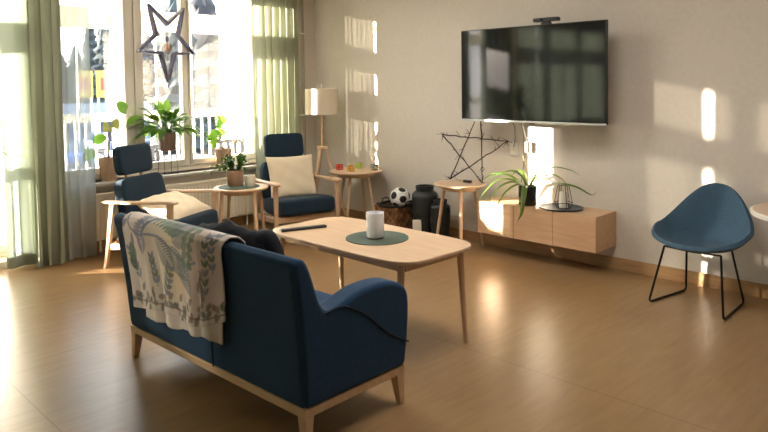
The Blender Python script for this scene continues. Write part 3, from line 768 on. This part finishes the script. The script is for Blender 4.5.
for k in range(3):
    a=R(120*k); sp.cyl((0,0,1.46),(math.cos(a)*.178,math.sin(a)*.178,1.475),.002,n=6)
sp.cyl((0,0,1.2),(0,0,1.54),.006,n=10); sp.build('shade_carrier',M['silver'],LP)
MB().lathe([(0,1.26),(.03,1.29),(.033,1.32),(.015,1.36),(0,1.36)],n=24).build('bulb',M['opal'],LP,smooth=60)
MB().tube([(.011,-.011,1.2),(.016,-.014,1.06)],.0015,6).lathe([(0,0),(.005,.003),(.005,.02),(0,.023)],(.016,-.014,1.04),12).build('pull_cord',M['wax'],LP)

# ------------------------------------------------------------------ TV, webcam, cables
TV=thing('television','large flat black wall-mounted television','television',(-3.20,4.925,1.60))
hw,hh=.708,.408
MB().b2((-hw,-.012,-hh),(hw,.020,hh)).build('bezel',M['black_plastic'],TV,bevel=.004)
MB().b2((-hw+.008,-.0140,-hh+.018),(hw-.008,-.0118,hh-.008)).build('screen',M['screen'],TV,smooth=0)
MB().b2((-hw,-.0165,-hh-.004),(hw,.016,-hh+.014)).build('lower_trim',M['silver'],TV,bevel=.003)
MB().b2((-hw*.75,.020,-hh*.85),(hw*.75,.055,hh*.3)).build('rear_housing',M['black_plastic'],TV,bevel=.012)
m_=MB(); m_.b2((-.2,.055,-.2),(.2,.075,.2)); m_.b2((-.04,.075,-.06),(.04,.27,.06)); m_.b2((-.15,.262,-.15),(.15,.282,.15)); m_.build('wall_mount',M['black_metal'],TV,smooth=0,bevel=.004)
MB().b2((.02,-.0145,-hh-.012),(.06,.01,-hh-.004)).build('status_lamp',M['black_plastic'],TV,smooth=0)
WC=thing('webcam','black bar-shaped webcam on top of the television','webcam',(-3.03,4.935,2.009))
MB().b2((-.115,-.028,.022),(.115,.028,.054)).build('body',M['black_plastic'],WC,bevel=.008,seg=3)
MB().b2((-.03,-.022,.012),(.03,.022,.024)).b2((-.04,-.022,0),(.04,.018,.012)).build('clip',M['black_plastic'],WC,smooth=0)
MB().cyl((-.03,-.031,.038),(-.03,-.028,.038),.012,n=20).build('lens',M['screen'],WC)
t=thing('wall_socket','white wall socket plate below the television','socket',(-3.53,BY,.925))
MB().b2((-.042,-.016,-.06),(.042,0,.06)).build('plate',M['socket'],t,bevel=.006)
MB().b2((-.03,-.030,-.015),(.0,-.016,.025)).build('plug',M['socket'],t,bevel=.005)
def cable(pts,r,label,m=M['cable']): return tag(MB().tube(bez(pts,8),r,8).build('cable',m),label,'cable')
cable([(-3.47,5.02,1.215),(-3.49,5.10,1.19),(-3.515,5.185,1.12),(-3.52,5.195,1.0),(-3.53,5.185,.945)],.0035,'thin dark cable from the television to the wall socket')
cable([(-3.41,5.02,1.215),(-3.42,5.12,1.19),(-3.425,5.185,1.10),(-3.425,5.198,.95),(-3.43,5.198,.80),(-3.45,5.198,.66),(-3.45,5.19,.49)],.0035,'thin dark cable hanging from the television down behind the sideboard')
t=thing('cable_connector','small dark connector hanging on a cable below the television','cable',(-3.37,5.16,.955))
MB().b2((-.018,-.012,-.05),(.018,.012,.05)).build('connector_block',M['cable'],t,bevel=.006)
MB().tube(bez([(0,0,.05),(-.01,-.02,.14),(-.02,-.08,.26)],6),.004,8).build('lead',M['cable'],t)

# ------------------------------------------------------------------ sideboard and what stands on it
SB=thing('sideboard','wall-hung pale wooden sideboard with three flat doors','sideboard',(-3.125,5.0,.193))
x0,x1=-.572,.572; y0_=-.135; H_=.285
c=MB(); c.b2((x0,y0_+.018,0),(x1,.207,.02)); c.b2((x0,y0_+.018,H_-.02),(x1,.207,H_)); c.b2((x0,y0_+.018,.02),(x0+.02,.207,H_-.02)); c.b2((x1-.02,y0_+.018,.02),(x1,.207,H_-.02)); c.b2((x0+.02,.19,.02),(x1-.02,.207,H_-.02))
c.build('carcass',M['beech'],SB,smooth=0,bevel=.002)
for k in range(3):
    a=x0+k*.3813; MB().b2((a+.0015,y0_,.001),(a+.3798,y0_+.018,H_-.001)).build('door',M['beech'],SB,smooth=0,bevel=.0015)
t=tag(_loc(MB().lathe([(0,0),(.17,0),(.185,.004),(.19,.014),(.183,.014),(.17,.007),(0,.007)],n=64).build('tray',M['tray'],smooth=50),(-2.945,5.015,.479)),'round slate-grey tray at the right end of the sideboard','tray')
t.scale=(.98,.88,1)
LN=thing('lantern','black wire lantern with a white candle on the slate tray','lantern',(-2.92,5.01,.487),R(20))
wb=MB()
def ring(z,r,mb,n=6):
    for i in range(n):
        a,b=2*PI*i/n,2*PI*(i+1)/n; mb.cyl((r*math.cos(a),r*math.sin(a),z),(r*math.cos(b),r*math.sin(b),z),.003,n=6)
ring(.003,.062,wb); ring(.05,.082,wb); ring(.205,.048,wb)
for i in range(6):
    a=2*PI*i/6; wb.cyl((.062*math.cos(a),.062*math.sin(a),.003),(.082*math.cos(a),.082*math.sin(a),.05),.003,n=6); wb.cyl((.082*math.cos(a),.082*math.sin(a),.05),(.048*math.cos(a),.048*math.sin(a),.205),.003,n=6)
LN.scale=(.9,.9,.95)
wb.build('wire_cage',M['black_metal'],LN)
MB().lathe([(0,0),(.058,0),(.058,.004),(0,.004)],n=24).build('base_plate',M['black_metal'],LN)
t=thing('candle','white pillar candle inside the wire lantern','candle',(-2.92,5.01,.4915))
MB().lathe([(0,0),(.036,0),(.036,.128),(.033,.132),(0,.13)],n=32).build('wax',M['wax'],t,smooth=50)
MB().cyl((0,0,.13),(0,0,.142),.0015,n=6).build('wick',M['black_cloth'],t)
# spiky plant in black pot
PP=thing('potted_plant','arching strap-leaved plant in a black pot on the sideboard','plant',(-3.245,4.975,.4785))
MB().lathe([(0,0),(.068,0),(.076,.01),(.077,.16),(.074,.165),(.068,.162),(.066,.14),(0,.14)],n=40).build('pot',M['black_glaze'],PP,smooth=50)
MB().lathe([(.066,.1405),(.03,.146),(0,.147)],n=24).build('soil',M['soil'],PP)
fo=MB()
def strap(P,w,side=(0,0,0)):
    P=[(p[0]*1.4,p[1]*1.1 if p[1]<0 else p[1]*1.3,p[2]) for p in P]; w*=1.9
    P=bez(P,8); d=P[-1]-P[0]; sd=Vector((-d.y,d.x,.001)).normalized() if Vector((d.x,d.y)).length>.02 else Vector((1,0,0))
    leaf(fo,P,lambda t:w*(math.sin(PI*min(1,.12+t*.88))**.5)*(1-t**3)+.0008,sd,.5,cross=5)
b0=(0,0,.15)
straps=[([b0,(-.10,-.03,.25),(-.24,-.04,.25),(-.35,-.05,.13)],.014),
 ([b0,(-.07,-.05,.22),(-.17,-.10,.21),(-.25,-.13,.10),(-.28,-.14,.02)],.013),
 ([b0,(-.06,-.08,.21),(-.13,-.15,.16),(-.18,-.20,.02),(-.19,-.215,-.08)],.013),
 ([b0,(-.03,-.09,.19),(-.08,-.17,.12),(-.12,-.215,-.02),(-.12,-.22,-.09)],.011),
 ([b0,(.02,-.08,.18),(.05,-.16,.10),(.055,-.195,-.03),(.03,-.205,-.11)],.014),
 ([b0,(.05,.04,.26),(.15,.05,.34),(.27,.04,.33),(.34,.03,.29)],.009),
 ([b0,(.10,-.02,.19),(.24,-.04,.23),(.36,-.06,.22),(.46,-.08,.17),(.49,-.08,.20)],.012),
 ([b0,(.06,.06,.24),(.13,.09,.27),(.20,.10,.22),(.24,.10,.12)],.010),
 ([b0,(-.06,.06,.26),(-.13,.10,.28),(-.2,.12,.2)],.011),
 ([b0,(-.02,-.02,.25),(-.08,-.06,.30),(-.20,-.08,.24),(-.30,-.09,.17)],.013),
 ([b0,(.02,.02,.22),(.04,.06,.30),(.05,.1,.36)],.010)]
for P,w in straps: strap(P,w)
fo.build('foliage',M['leaf_strap'],PP,smooth=80)
MB().tube(bez([(0,0,.14),(-.02,.02,.27),(-.08,.05,.42)],6),[.003]*12+[.002],6).build('flower_stalk',mat('pale_stalk',(.5,.5,.12),.6),PP)

# ------------------------------------------------------------------ twig star and battery box on the side table
TS=thing('twig_star','large star made of dark twigs leaning on the wall behind the round table','decoration',(0,0,0))
def twig(a,b,r,seed):
    rr=random.Random(seed); a=Vector(a);b=Vector(b); n=14
    pts=[a.lerp(b,i/n)+Vector((rr.uniform(-1,1),0,rr.uniform(-1,1)))*.005 for i in range(n+1)]
    mb=MB().tube(pts,[r*(1.1-.4*i/n) for i in range(n+1)],7)
    for k in range(6):
        p=pts[rr.randint(1,n-1)]; d=Vector((rr.uniform(-1,1),rr.uniform(-.35,0),rr.uniform(-1,1))).normalized()*rr.uniform(.03,.07)
        mb.tube([p,p+d*.5+Vector((0,0,.004)),p+d],[r*.5,r*.4,r*.25],5)
    return mb.build('twig',M['twig'],TS)
TL=(-4.285,5.09,1.03);RR=(-3.525,5.09,1.005);BL=(-4.115,4.99,.619);TP=(-3.86,5.14,1.30);BR=(-3.745,5.0,.619)
for i,(a,b) in enumerate(((TL,RR),(BL,TP),(TP,BR),(TL,BR),(BL,RR))): twig(a,b,.006,i+1)
tw=MB()
rr=random.Random(9)
for p in (TL,RR,BL,BR):
    for k in range(5):
        d=Vector((rr.uniform(-1,1),-abs(rr.uniform(0,.3)),rr.uniform(-.2 if p[2]<.7 else -1,1))).normalized()*rr.uniform(.03,.08); tw.tube([Vector(p)+Vector((0,0,.004)),Vector(p)+d],[.003,.0015],5)
tw.build('twig_tips',M['twig'],TS)
MB().tube(bez([(-3.93,4.955,.622),(-3.98,4.96,.624),(-4.03,4.98,.63),(-4.07,4.99,.68)],6),.0015,6).build('light_wire',M['twig'],TS)
t=thing('battery_box','small black battery box at the foot of the twig star','battery box',(-3.88,4.955,.613),R(-4))
MB().b2((-.042,-.016,0),(.042,.016,.022)).build('case',M['black_plastic'],t,bevel=.003)
MB().b2((.01,-.006,.022),(.02,.006,.025)).build('switch',M['grey_plastic'],t,smooth=0)

# ------------------------------------------------------------------ basket, football, vases
BK=thing('basket','brown woven rectangular basket with dark lining on the floor','basket',(-4.79,4.955,0),R(0))
bw,bd,bh=.155,.165,.30
b=MB()
def ringbox(z,k): return [(-bw*k,-bd*k,z),(bw*k,-bd*k,z),(bw*k,bd*k,z),(-bw*k,bd*k,z)]
vs=ringbox(.0,.9)+ringbox(bh,1.0)+ringbox(bh,.93)+ringbox(.015,.84)
b.add(vs,[(3,2,1,0)]+[(i,(i+1)%4,4+(i+1)%4,4+i) for i in range(4)]+[(4+i,4+(i+1)%4,8+(i+1)%4,8+i) for i in range(4)]+[(8+i,8+(i+1)%4,12+(i+1)%4,12+i) for i in range(4)]+[(12,13,14,15)])
b.build('basket_body',M['basket'],BK,smooth=0,bevel=.006)
ln=MB(); 
P=[]
for i in range(41):
    t_=2*PI*i/40; c_,s_=math.cos(t_),math.sin(t_)
    P.append((bw*1.0*math.copysign(abs(c_)**.4,c_),bd*1.0*math.copysign(abs(s_)**.4,s_),bh+.010+.006*math.sin(5*t_)))
ln.tube(P,.014,8,cap=False); ln.build('lining_rim',M['liner'],BK)
MB().b2((-bw*.8,-bd*.8,.016),(bw*.8,bd*.8,.21)).build('contents_cloth',M['liner'],BK,bevel=.02)
for s in (-1,1): MB().tube(bez([(s*bw,-.05,bh-.01),(s*(bw+.012),-.04,bh+.045),(s*(bw+.012),.04,bh+.045),(s*bw,.05,bh-.01)],6),.006,8).build('handle',M['liner'],BK)
def football(x,y,z,r):
    nu,nv=96,64; mb=MB().grid(lambda u,v:(r*math.sin(PI*v)*math.cos(2*PI*u),r*math.sin(PI*v)*math.sin(2*PI*u),r*math.cos(PI*v)),nu,nv,True)
    ph=(1+5**.5)/2; ic=[]
    for a in (-1,1):
        for b in (-ph,ph): ic+=[(0,a,b),(a,b,0),(b,0,a)]
    rot=Matrix.Rotation(R(35),3,'X')@Matrix.Rotation(R(-25),3,'Z')@Matrix.Rotation(R(18),3,'Y')
    ic=[rot@Vector(p).normalized() for p in ic]
    o=mb.build('football',attr_mat('football_leather','panels',.35),smooth=80)
    a=o.data.color_attributes.new('panels','FLOAT_COLOR','POINT'); V=np.array([v for v in mb.v])/r; I=np.array([list(p) for p in ic])
    dd=V@I.T; srt=np.sort(dd,axis=1); k=srt[:,-1]; blk=k>math.cos(R(21))
    seam=(np.abs(k-srt[:,-2])<.012)&(~blk)
    col=np.ones((len(V),4)); col[:,:3]=.80; col[seam,:3]=.35; col[blk,:3]=.012
    a.data.foreach_set('color',col.ravel().astype(np.float32)); o.location=(x,y,z)
    return tag(o,'black and white football lying in the basket','ball')
football(-4.72,4.93,.385,.103)
def vase(x,y,r,h,label,lid=False):
    t=thing('floor_vase',label,'vase',(x,y,0),0)
    MB().lathe([(0,0),(r*.80,0),(r*.86,.01),(r*.90,h*.30),(r*.97,h*.45),(r*1.0,h*.62),(r*1.0,h*.78),(r*.96,h*.85),(r*.78,h*.89),(r*.68,h*.905),(r*.68,h*.93),(r*.72,h*.985),(r*.70,h),(r*.62,h),(r*.55,h*.93),(r*.5,h*.8),(0,h*.75)],n=48).build('vase_body',M['dark_steel'],t,smooth=50)
    MB().lathe([(r*.96,h*.44),(r*1.01,h*.445),(r*1.01,h*.455),(r*.965,h*.46)],n=48).build('band',M['black_metal'],t,smooth=50)
    for s in (-1,1): MB().tube(bez([(s*r*.93,0,h*.80),(s*r*1.06,0,h*.82),(s*r*1.08,0,h*.74),(s*r*1.0,0,h*.70)],6),.006,8).build('handle',M['black_metal'],t)
    return t
vase(-4.465,5.02,.130,.52,'tall black floor vase with a collared neck beside the basket')
vase(-4.235,4.98,.098,.415,'lower black floor vase behind the leg of the side table')
t=thing('paper_tag','cream paper tag hanging on the tall black vase','tag',(-4.452,4.884,.14),R(45))
MB().b2((-.043,-.006,-.065),(.043,.006,.06)).build('card',M['wax'],t,smooth=0,bevel=.002)
MB().tube([(0,0,.055),(.004,.0,.10),(.01,.01,.13)],.0015,6).build('string',M['black_cloth'],t)

# ------------------------------------------------------------------ shell chair
SC=thing('shell_chair','blue felt bucket chair on a black wire sled base by the wall','chair',(-1.735,4.770,0),R(-4))
def shell():
    def rim(th):
        # th=0 right(+x), 90 back(+y), 270 front
        s,c=math.sin(th),math.cos(th)
        rx=.315; ry=.26 if s>0 else .24
        e=.9
        x=rx*math.copysign(abs(c)**e,c); y=ry*math.copysign(abs(s)**e,s)+.0
        if s>0: z=.520+.285*s**2.05
        else: z=.520-.085*(-s)**.8
        if s>0: x*=1-.10*s*s; y+=.02*s
        if s<0: x*=1-.05*(-s)
        return x,y,z
    def fn(u,v):
        th=2*PI*u; x,y,z=rim(th); s=math.sin(th); zc=.400
        p=3.2 if s>.2 else (2.6 if s>-.3 else 2.2)
        p=2.3+1.1*(.5+.5*s)
        rr_=v**.75
        return (x*rr_,y*rr_-.01*(1-v),zc+(z-zc)*(v**p))
    return MB().grid(fn,72,26,True)
o=shell().build('seat_shell',M['chair_shell'],SC,smooth=80,solid=.028)
bvl=o.modifiers.new('bevel','BEVEL'); bvl.width=.011; bvl.segments=3; bvl.limit_method='ANGLE'; bvl.angle_limit=R(50)
for s in (-1,1):
    P=[]
    def seg(a,b,n=1): return [a,b]
    top_f=(s*.19,-.125,.395); bot_f=(s*.250,-.225,.0085); bot_r=(s*.200,.225,.0085); top_r=(s*.150,.125,.41)
    def corner(p,q,r_,k=.035):
        p,q,r_=Vector(p),Vector(q),Vector(r_); a=q+(p-q).normalized()*k; b=q+(r_-q).normalized()*k
        return [a.lerp(q,t).lerp(q.lerp(b,t),t) for t in (0,.25,.5,.75,1)]
    path=[top_f]+corner(top_f,bot_f,bot_r)+corner(bot_f,bot_r,top_r)+[top_r]
    MB().tube(path,.0075,10).build('sled_frame',M['black_metal'],SC)
MB().tube([(-.19,-.125,.392),(0,-.125,.385),(.19,-.125,.392)],.007,10).build('cross_bar',M['black_metal'],SC)
MB().tube([(-.15,.125,.40),(0,.125,.385),(.15,.125,.40)],.007,10).build('cross_bar',M['black_metal'],SC)

# ------------------------------------------------------------------ paper star in the window
ST=thing('window_star','dark hollow five-point star hanging point-down in the window','star',(-6.385,3.315,2.0),R(20))
def starpoly(Ro,Ri):
    o=[]
    for i in range(10):
        a=R(-90+36*i); r=Ro if i%2==0 else Ri; o.append((r*math.cos(a),r*math.sin(a)))
    return o
A=starpoly(.425,.182); B=starpoly(.398,.140); mb=MB(); n=10
for xx in (-.022,.022):
    for q in (A,B): mb.v+= [(xx,p[0],p[1]) for p in q]
for i in range(n):
    k=(i+1)%n; mb.f+=[(i,k,n+k,n+i),(2*n+i,3*n+i,3*n+k,2*n+k),(i,2*n+i,2*n+k,k),(n+i,n+k,3*n+k,3*n+i)]
mb.build('star_frame',M['dark_star'],ST,smooth=0)
MB().tube([(0,0,.79),(0,0,.03)],.0025,6).build('cord',M['cable'],ST)
MB().lathe([(0,-.02),(.016,-.02),(.018,-.01),(.018,.03),(.008,.04),(0,.04)],n=20).build('lamp_socket',M['dark_star'],ST,smooth=40)
MB().lathe([(0,-.145),(.03,-.138),(.052,-.113),(.062,-.08),(.052,-.05),(.03,-.03),(.015,-.018),(0,-.018)],n=32).build('bulb',M['bulbglass'],ST,smooth=60)
MB().lathe([(0,-.11),(.013,-.105),(.018,-.08),(.010,-.05),(0,-.02)],n=16).build('filament',mat('filament_amber',(.75,.35,.15),.4),ST,smooth=60)
MB().tube([(0,0,-.425),(0,0,-.45)],.002,6).lathe([(0,-.48),(.008,-.475),(.01,-.465),(.006,-.45),(0,-.45)],n=12).build('tassel_bead',M['dark_star'],ST)

# ------------------------------------------------------------------ plants on the sill
def heart(t): return (math.sin(PI*min(1,t*1.02))**.62)*(1.25-.75*t)
def fluted_pot(t,r0,r1,h,m=M['pot_fluted'],fl=(22,.06)):
    MB().lathe([(r0*.95,0),(r0,.01),(r1,h),(r1*.9,h),(r1*.86,h-.03)],n=176,flute=fl).build('pot',m,t,smooth=50)
    MB().lathe([(0,h-.03),(r1*.88,h-.03)],n=32).build('soil',M['soil'],t)
def bigleaf(mb,base,tip,hw,side,bend=.15,notch=False):
    base=Vector(base);tip=Vector(tip); side=(tip-base).normalized().cross(Vector((.8,-.55,.15))).normalized()*.8+Vector(side).normalized()*.35; mid=base.lerp(tip,.5)+Vector((0,0,bend*(tip-base).length))
    P=bez([base,mid,tip],8)
    hw*=1.3
    def w(t):
        k=hw*heart(max(.03,t))*.95
        if notch: k*= (1 if (t*7)%1<.62 or t<.12 or t>.93 else .45)
        return max(k,.001)
    if notch: P=bez([base,mid,tip],22)
    leaf(mb,P,w,side,.12,cross=7)
# left pot
P1=thing('potted_plant','leggy large-leaved plant in a fluted clay pot at the left of the sill','plant',(-6.43,2.70,.651))
fluted_pot(P1,.066,.082,.215)
st=MB(); lf=MB(); ld=MB()
L=[((-.02,.13,.655),(.02,.205,.70),.075,0,(.5,-.4,.7)),((.0,.03,.52),(.02,-.04,.46),.05,1,(1,.2,.3)),((0,.05,.56),(.0,.11,.48),.045,1,(1,-.2,.2)),((.02,-.06,.36),(.03,-.13,.44),.06,0,(.9,.3,.5)),((.04,-.15,.30),(.05,-.25,.20),.055,0,(.8,.5,.3)),((.02,.19,.52),(.03,.33,.60),.035,0,(.5,-.3,.6))]
for (b_,t_,w_,dry,sd) in L:
    st.tube(bez([(0,0,.18),(b_[0]*.4,b_[1]*.35,.18+(b_[2]-.18)*.6),b_],6),.004,6)
    bigleaf(ld if dry else lf,b_,t_,w_,sd,.1)
st.build('stems',M['stem'],P1); lf.build('foliage',M['leaf'],P1,smooth=80); ld.build('foliage',M['leaf_dry'],P1,smooth=80)
# peace lily on wire stand
SD=thing('plant_stand','thin wire plant stand on the window sill','plant stand',(-6.42,3.305,.651))
for k in range(4):
    a=R(45+90*k); x,y=math.cos(a),math.sin(a); MB().tube([(x*.095,y*.105,0),(x*.075,y*.09,.24)],.0035,8).build('wire_leg',M['pot_metal'],SD)
MB().tube([(math.cos(2*PI*i/32)*.078,math.sin(2*PI*i/32)*.088,.24) for i in range(33)],.004,8,cap=False).tube([(-.078,0,.238),(.078,0,.238)],.003,6).tube([(0,-.085,.238),(0,.085,.238)],.003,6).build('ring',M['pot_metal'],SD)
P2=thing('potted_plant','bushy peace lily in a bronze pot on the wire stand','plant',(-6.42,3.305,.894))
MB().lathe([(.070,0),(.078,.01),(.088,.175),(.084,.178),(.078,.15)],n=72,flute=(9,.05)).build('pot',M['pot_metal'],P2,smooth=50)
MB().lathe([(0,.15),(.08,.15)],n=32).build('soil',M['soil'],P2)
lf=MB(); st=MB(); rr=random.Random(11)
for i in range(66):
    a=2*PI*i*.381966; el=rr.uniform(.1,1.4); Ln=rr.uniform(.20,.37)
    d=Vector((math.cos(a)*.6,math.sin(a),0))*math.cos(el)+Vector((0,0,math.sin(el)))
    sb=Vector((0,0,.15))+Vector((math.cos(a)*.03,math.sin(a)*.03,0)); m0=sb+d*Ln*.45+Vector((0,0,.04)); tip=sb+d*Ln+Vector((math.cos(a)*.04,math.sin(a)*.08,-.10*(1.4-el)))
    st.tube([sb,m0],.0025,5)
    P=bez([m0,m0.lerp(tip,.5)+Vector((0,0,.035)),tip],6); w=rr.uniform(.027,.042)
    sd=Vector((-math.sin(a),math.cos(a),rr.uniform(-.5,.5)))
    leaf(lf,P,lambda t,w=w:w*max(.02,math.sin(PI*(.05+.95*t)**.8)),sd,.3,cross=5)
lf.build('foliage',M['leaf_lily'],P2,smooth=80); st.build('stems',M['leaf_lily'],P2)
# monstera
P3=thing('potted_plant','small monstera with a bare twig in a fluted pot at the right of the sill','plant',(-6.43,3.955,.651))
fluted_pot(P3,.070,.090,.205,fl=(18,.04))
st=MB(); lf=MB()
for (b_,t_,w_,sd) in (((.02,.03,.53),(.05,-.11,.43),.085,(.3,.5,.8)),((.03,-.10,.42),(.05,-.16,.21),.075,(.2,.9,.1)),((.0,.02,.40),(.03,-.06,.33),.06,(.3,.5,.8)),((-.02,-.08,.33),(-.02,-.19,.30),.05,(.4,.3,.8))):
    st.tube(bez([(0,0,.17),(b_[0],b_[1]*.3+.02,.17+(b_[2]-.17)*.6),b_],6),.004,6); bigleaf(lf,b_,t_,w_,sd,.12,True)
st.tube(bez([(0,.02,.17),(.01,.10,.23),(.02,.20,.34),(.03,.33,.48),(.03,.44,.565)],6),[.005]*20+[.003]*5,6)
st.tube([(.02,.12,.26),(.03,.16,.25),(.03,.17,.29)],.006,6); st.tube([(.03,.38,.575),(.03,.44,.565),(.03,.52,.575)],.003,6)
st.build('stems',M['stem'],P3); lf.build('foliage',M['leaf'],P3,smooth=80)
# plant on the round table
P4=thing('potted_plant','small trailing plant in a brown wooden pot on the round table','plant',(-5.515,3.515,.593))
MB().lathe([(.068,0),(.072,.005),(.077,.145),(.073,.148),(.069,.12)],n=40).build('pot',M['pot_wood'],P4,smooth=50)
MB().lathe([(0,.12),(.072,.12)],n=32).build('soil',M['soil'],P4)
lf=MB(); st=MB(); rr=random.Random(21)
for i in range(34):
    a=rr.uniform(0,2*PI); reach=rr.uniform(.03,.17); zt=rr.uniform(-.02,.12) if reach>.1 else rr.uniform(.05,.13)
    if i in (0,1): a=R(-115+15*i); reach=.30-.06*i; zt=-.01
    p0=Vector((math.cos(a)*.04,math.sin(a)*.04,.14)); p2=Vector((math.cos(a)*reach,math.sin(a)*reach,.14+zt)); p1=p0.lerp(p2,.5)+Vector((0,0,.07))
    P=bez([p0,p1,p2],5); st.tube(P,.002,5)
    for k in range(1,len(P)):
        for s in (-1,1):
            d=Vector((rr.uniform(-1,1),rr.uniform(-1,1),rr.uniform(-.3,.8))).normalized(); ln_=rr.uniform(.022,.036)
            leaf(lf,[P[k],P[k]+d*ln_*.5,P[k]+d*ln_],lambda t,ln_=ln_:ln_*.38*max(.05,math.sin(PI*(.1+.85*t))),Vector((-d.y,d.x,.2)),.2,cross=3)
lf.build('foliage',M['leaf_dark'],P4,smooth=80); st.build('stems',M['leaf_dark'],P4)
t=thing('glass_tumbler','frosted pale candle glass beside the plant on the round table','candle holder',(-5.37,3.585,.593))
MB().lathe([(0,0),(.042,0),(.045,.005),(.048,.10),(.044,.10),(.041,.012),(0,.012)],n=32).build('cup',mat('frosted_cream_glass',(.74,.68,.56),.3,coat=.3),t,smooth=50)
# tall spiky plant at the left edge
P5=thing('potted_plant','tall spiky dragon plant whose leaf tips enter at the left edge','plant',(-5.66,1.30,0))
MB().lathe([(.12,0),(.13,.01),(.16,.30),(.15,.31),(.14,.27)],n=40).build('pot',M['pot_metal'],P5,smooth=50)
MB().lathe([(0,.27),(.14,.27)],n=32).build('soil',M['soil'],P5)
MB().tube(bez([(0,0,.25),(.02,.01,.7),(-.01,.03,1.15)],6),.018,10).tube(bez([(.03,0,.25),(.06,-.06,.6),(.05,-.1,.85)],6),.014,10).build('trunk',M['trunk'],P5)
lf=MB(); rr=random.Random(5)
for (cx,cy,cz,n) in ((-.01,.03,1.15,44),(.05,-.1,.85,26)):
    for i in range(n):
        a=2*PI*i*.381966; el=rr.uniform(-.2,1.4); Ln=rr.uniform(.36,.50); d=Vector((math.cos(a)*math.cos(el),math.sin(a)*math.cos(el),math.sin(el)))
        b_=Vector((cx,cy,cz+rr.uniform(-.05,.1))); P=bez([b_,b_+d*Ln*.5+Vector((0,0,.02)),b_+d*Ln+Vector((0,0,-.10))],5)
        leaf(lf,P,lambda t:.011*(1-t**2)+.001,Vector((-math.sin(a),math.cos(a),0)),.4,cross=3)
lf.build('foliage',M['leaf_dark'],P5,smooth=80)

# ------------------------------------------------------------------ light
az,el=R(40),R(8)
sd=Vector((math.sin(az)*math.cos(el),math.cos(az)*math.cos(el),-math.sin(el)))
sun=bpy.data.lights.new('sun','SUN'); sun.energy=26; sun.color=(1,.87,.70); sun.angle=R(.55)
so=bpy.data.objects.new('sun',sun); COL.objects.link(so); so.rotation_euler=sd.to_track_quat('-Z','Y').to_euler()
wd=bpy.data.worlds.new('world'); S.world=wd; wd.use_nodes=True; nt=wd.node_tree; N=nt.nodes.new; Lk=nt.links.new
bg=nt.nodes['Background']; tc=N('ShaderNodeTexCoord'); sx=N('ShaderNodeSeparateXYZ'); Lk(tc.outputs['Generated'],sx.inputs[0])
rp=N('ShaderNodeValToRGB'); rp.color_ramp.elements[0].position=0; rp.color_ramp.elements[0].color=(1,.95,.88,1)
rp.color_ramp.elements[1].position=.5; rp.color_ramp.elements[1].color=(.62,.80,1,1)
Lk(sx.outputs['Z'],rp.inputs[0]); Lk(rp.outputs[0],bg.inputs[0]); bg.inputs[1].default_value=3.4
for (y0_,y1_,z0_,z1_) in OPEN:
    a=bpy.data.lights.new('window_portal','AREA'); a.shape='RECTANGLE'; a.size=y1_-y0_; a.size_y=z1_-z0_; a.cycles.is_portal=True
    ao=bpy.data.objects.new('window_portal',a); COL.objects.link(ao); ao.location=(OX-.02,(y0_+y1_)/2,(z0_+z1_)/2)
    ao.rotation_euler=Matrix((Vector((0,1,0)),Vector((0,0,1)).cross(Vector((0,0,0))) if 0 else Vector((0,0,1)),Vector((1,0,0)))).transposed().to_euler()
    ao.rotation_euler=Vector((1,0,0)).to_track_quat('-Z','Y').to_euler()
    # size runs along local x (horizontal), size_y along local y (vertical)
def fill_panel(x,y):  # glowing panels added out of view to fill the room with light
    t=thing('fill_panel','added square fill panel, unseen above the view','fill panel',(x,y,CZ-.05),0,'added fill panels')
    MB().b2((-.6,-.6,0),(.6,.6,.05)).build('housing',M['white'],t,smooth=0)
    MB().b2((-.58,-.58,-.008),(.58,.58,0)).build('diffuser',mat('fill_diffuser',(.8,.8,.8),.5,emit=((1,.91,.80),2.5)),t,smooth=0)
for x,y in ((-4.4,3.0),(-1.9,3.0)): fill_panel(x,y)
vs_=S.view_settings; S.display_settings.display_device='sRGB'; vs_.view_transform='Standard'; vs_.look='None'; vs_.gamma=1; vs_.use_curve_mapping=False
vs_.exposure=1.93
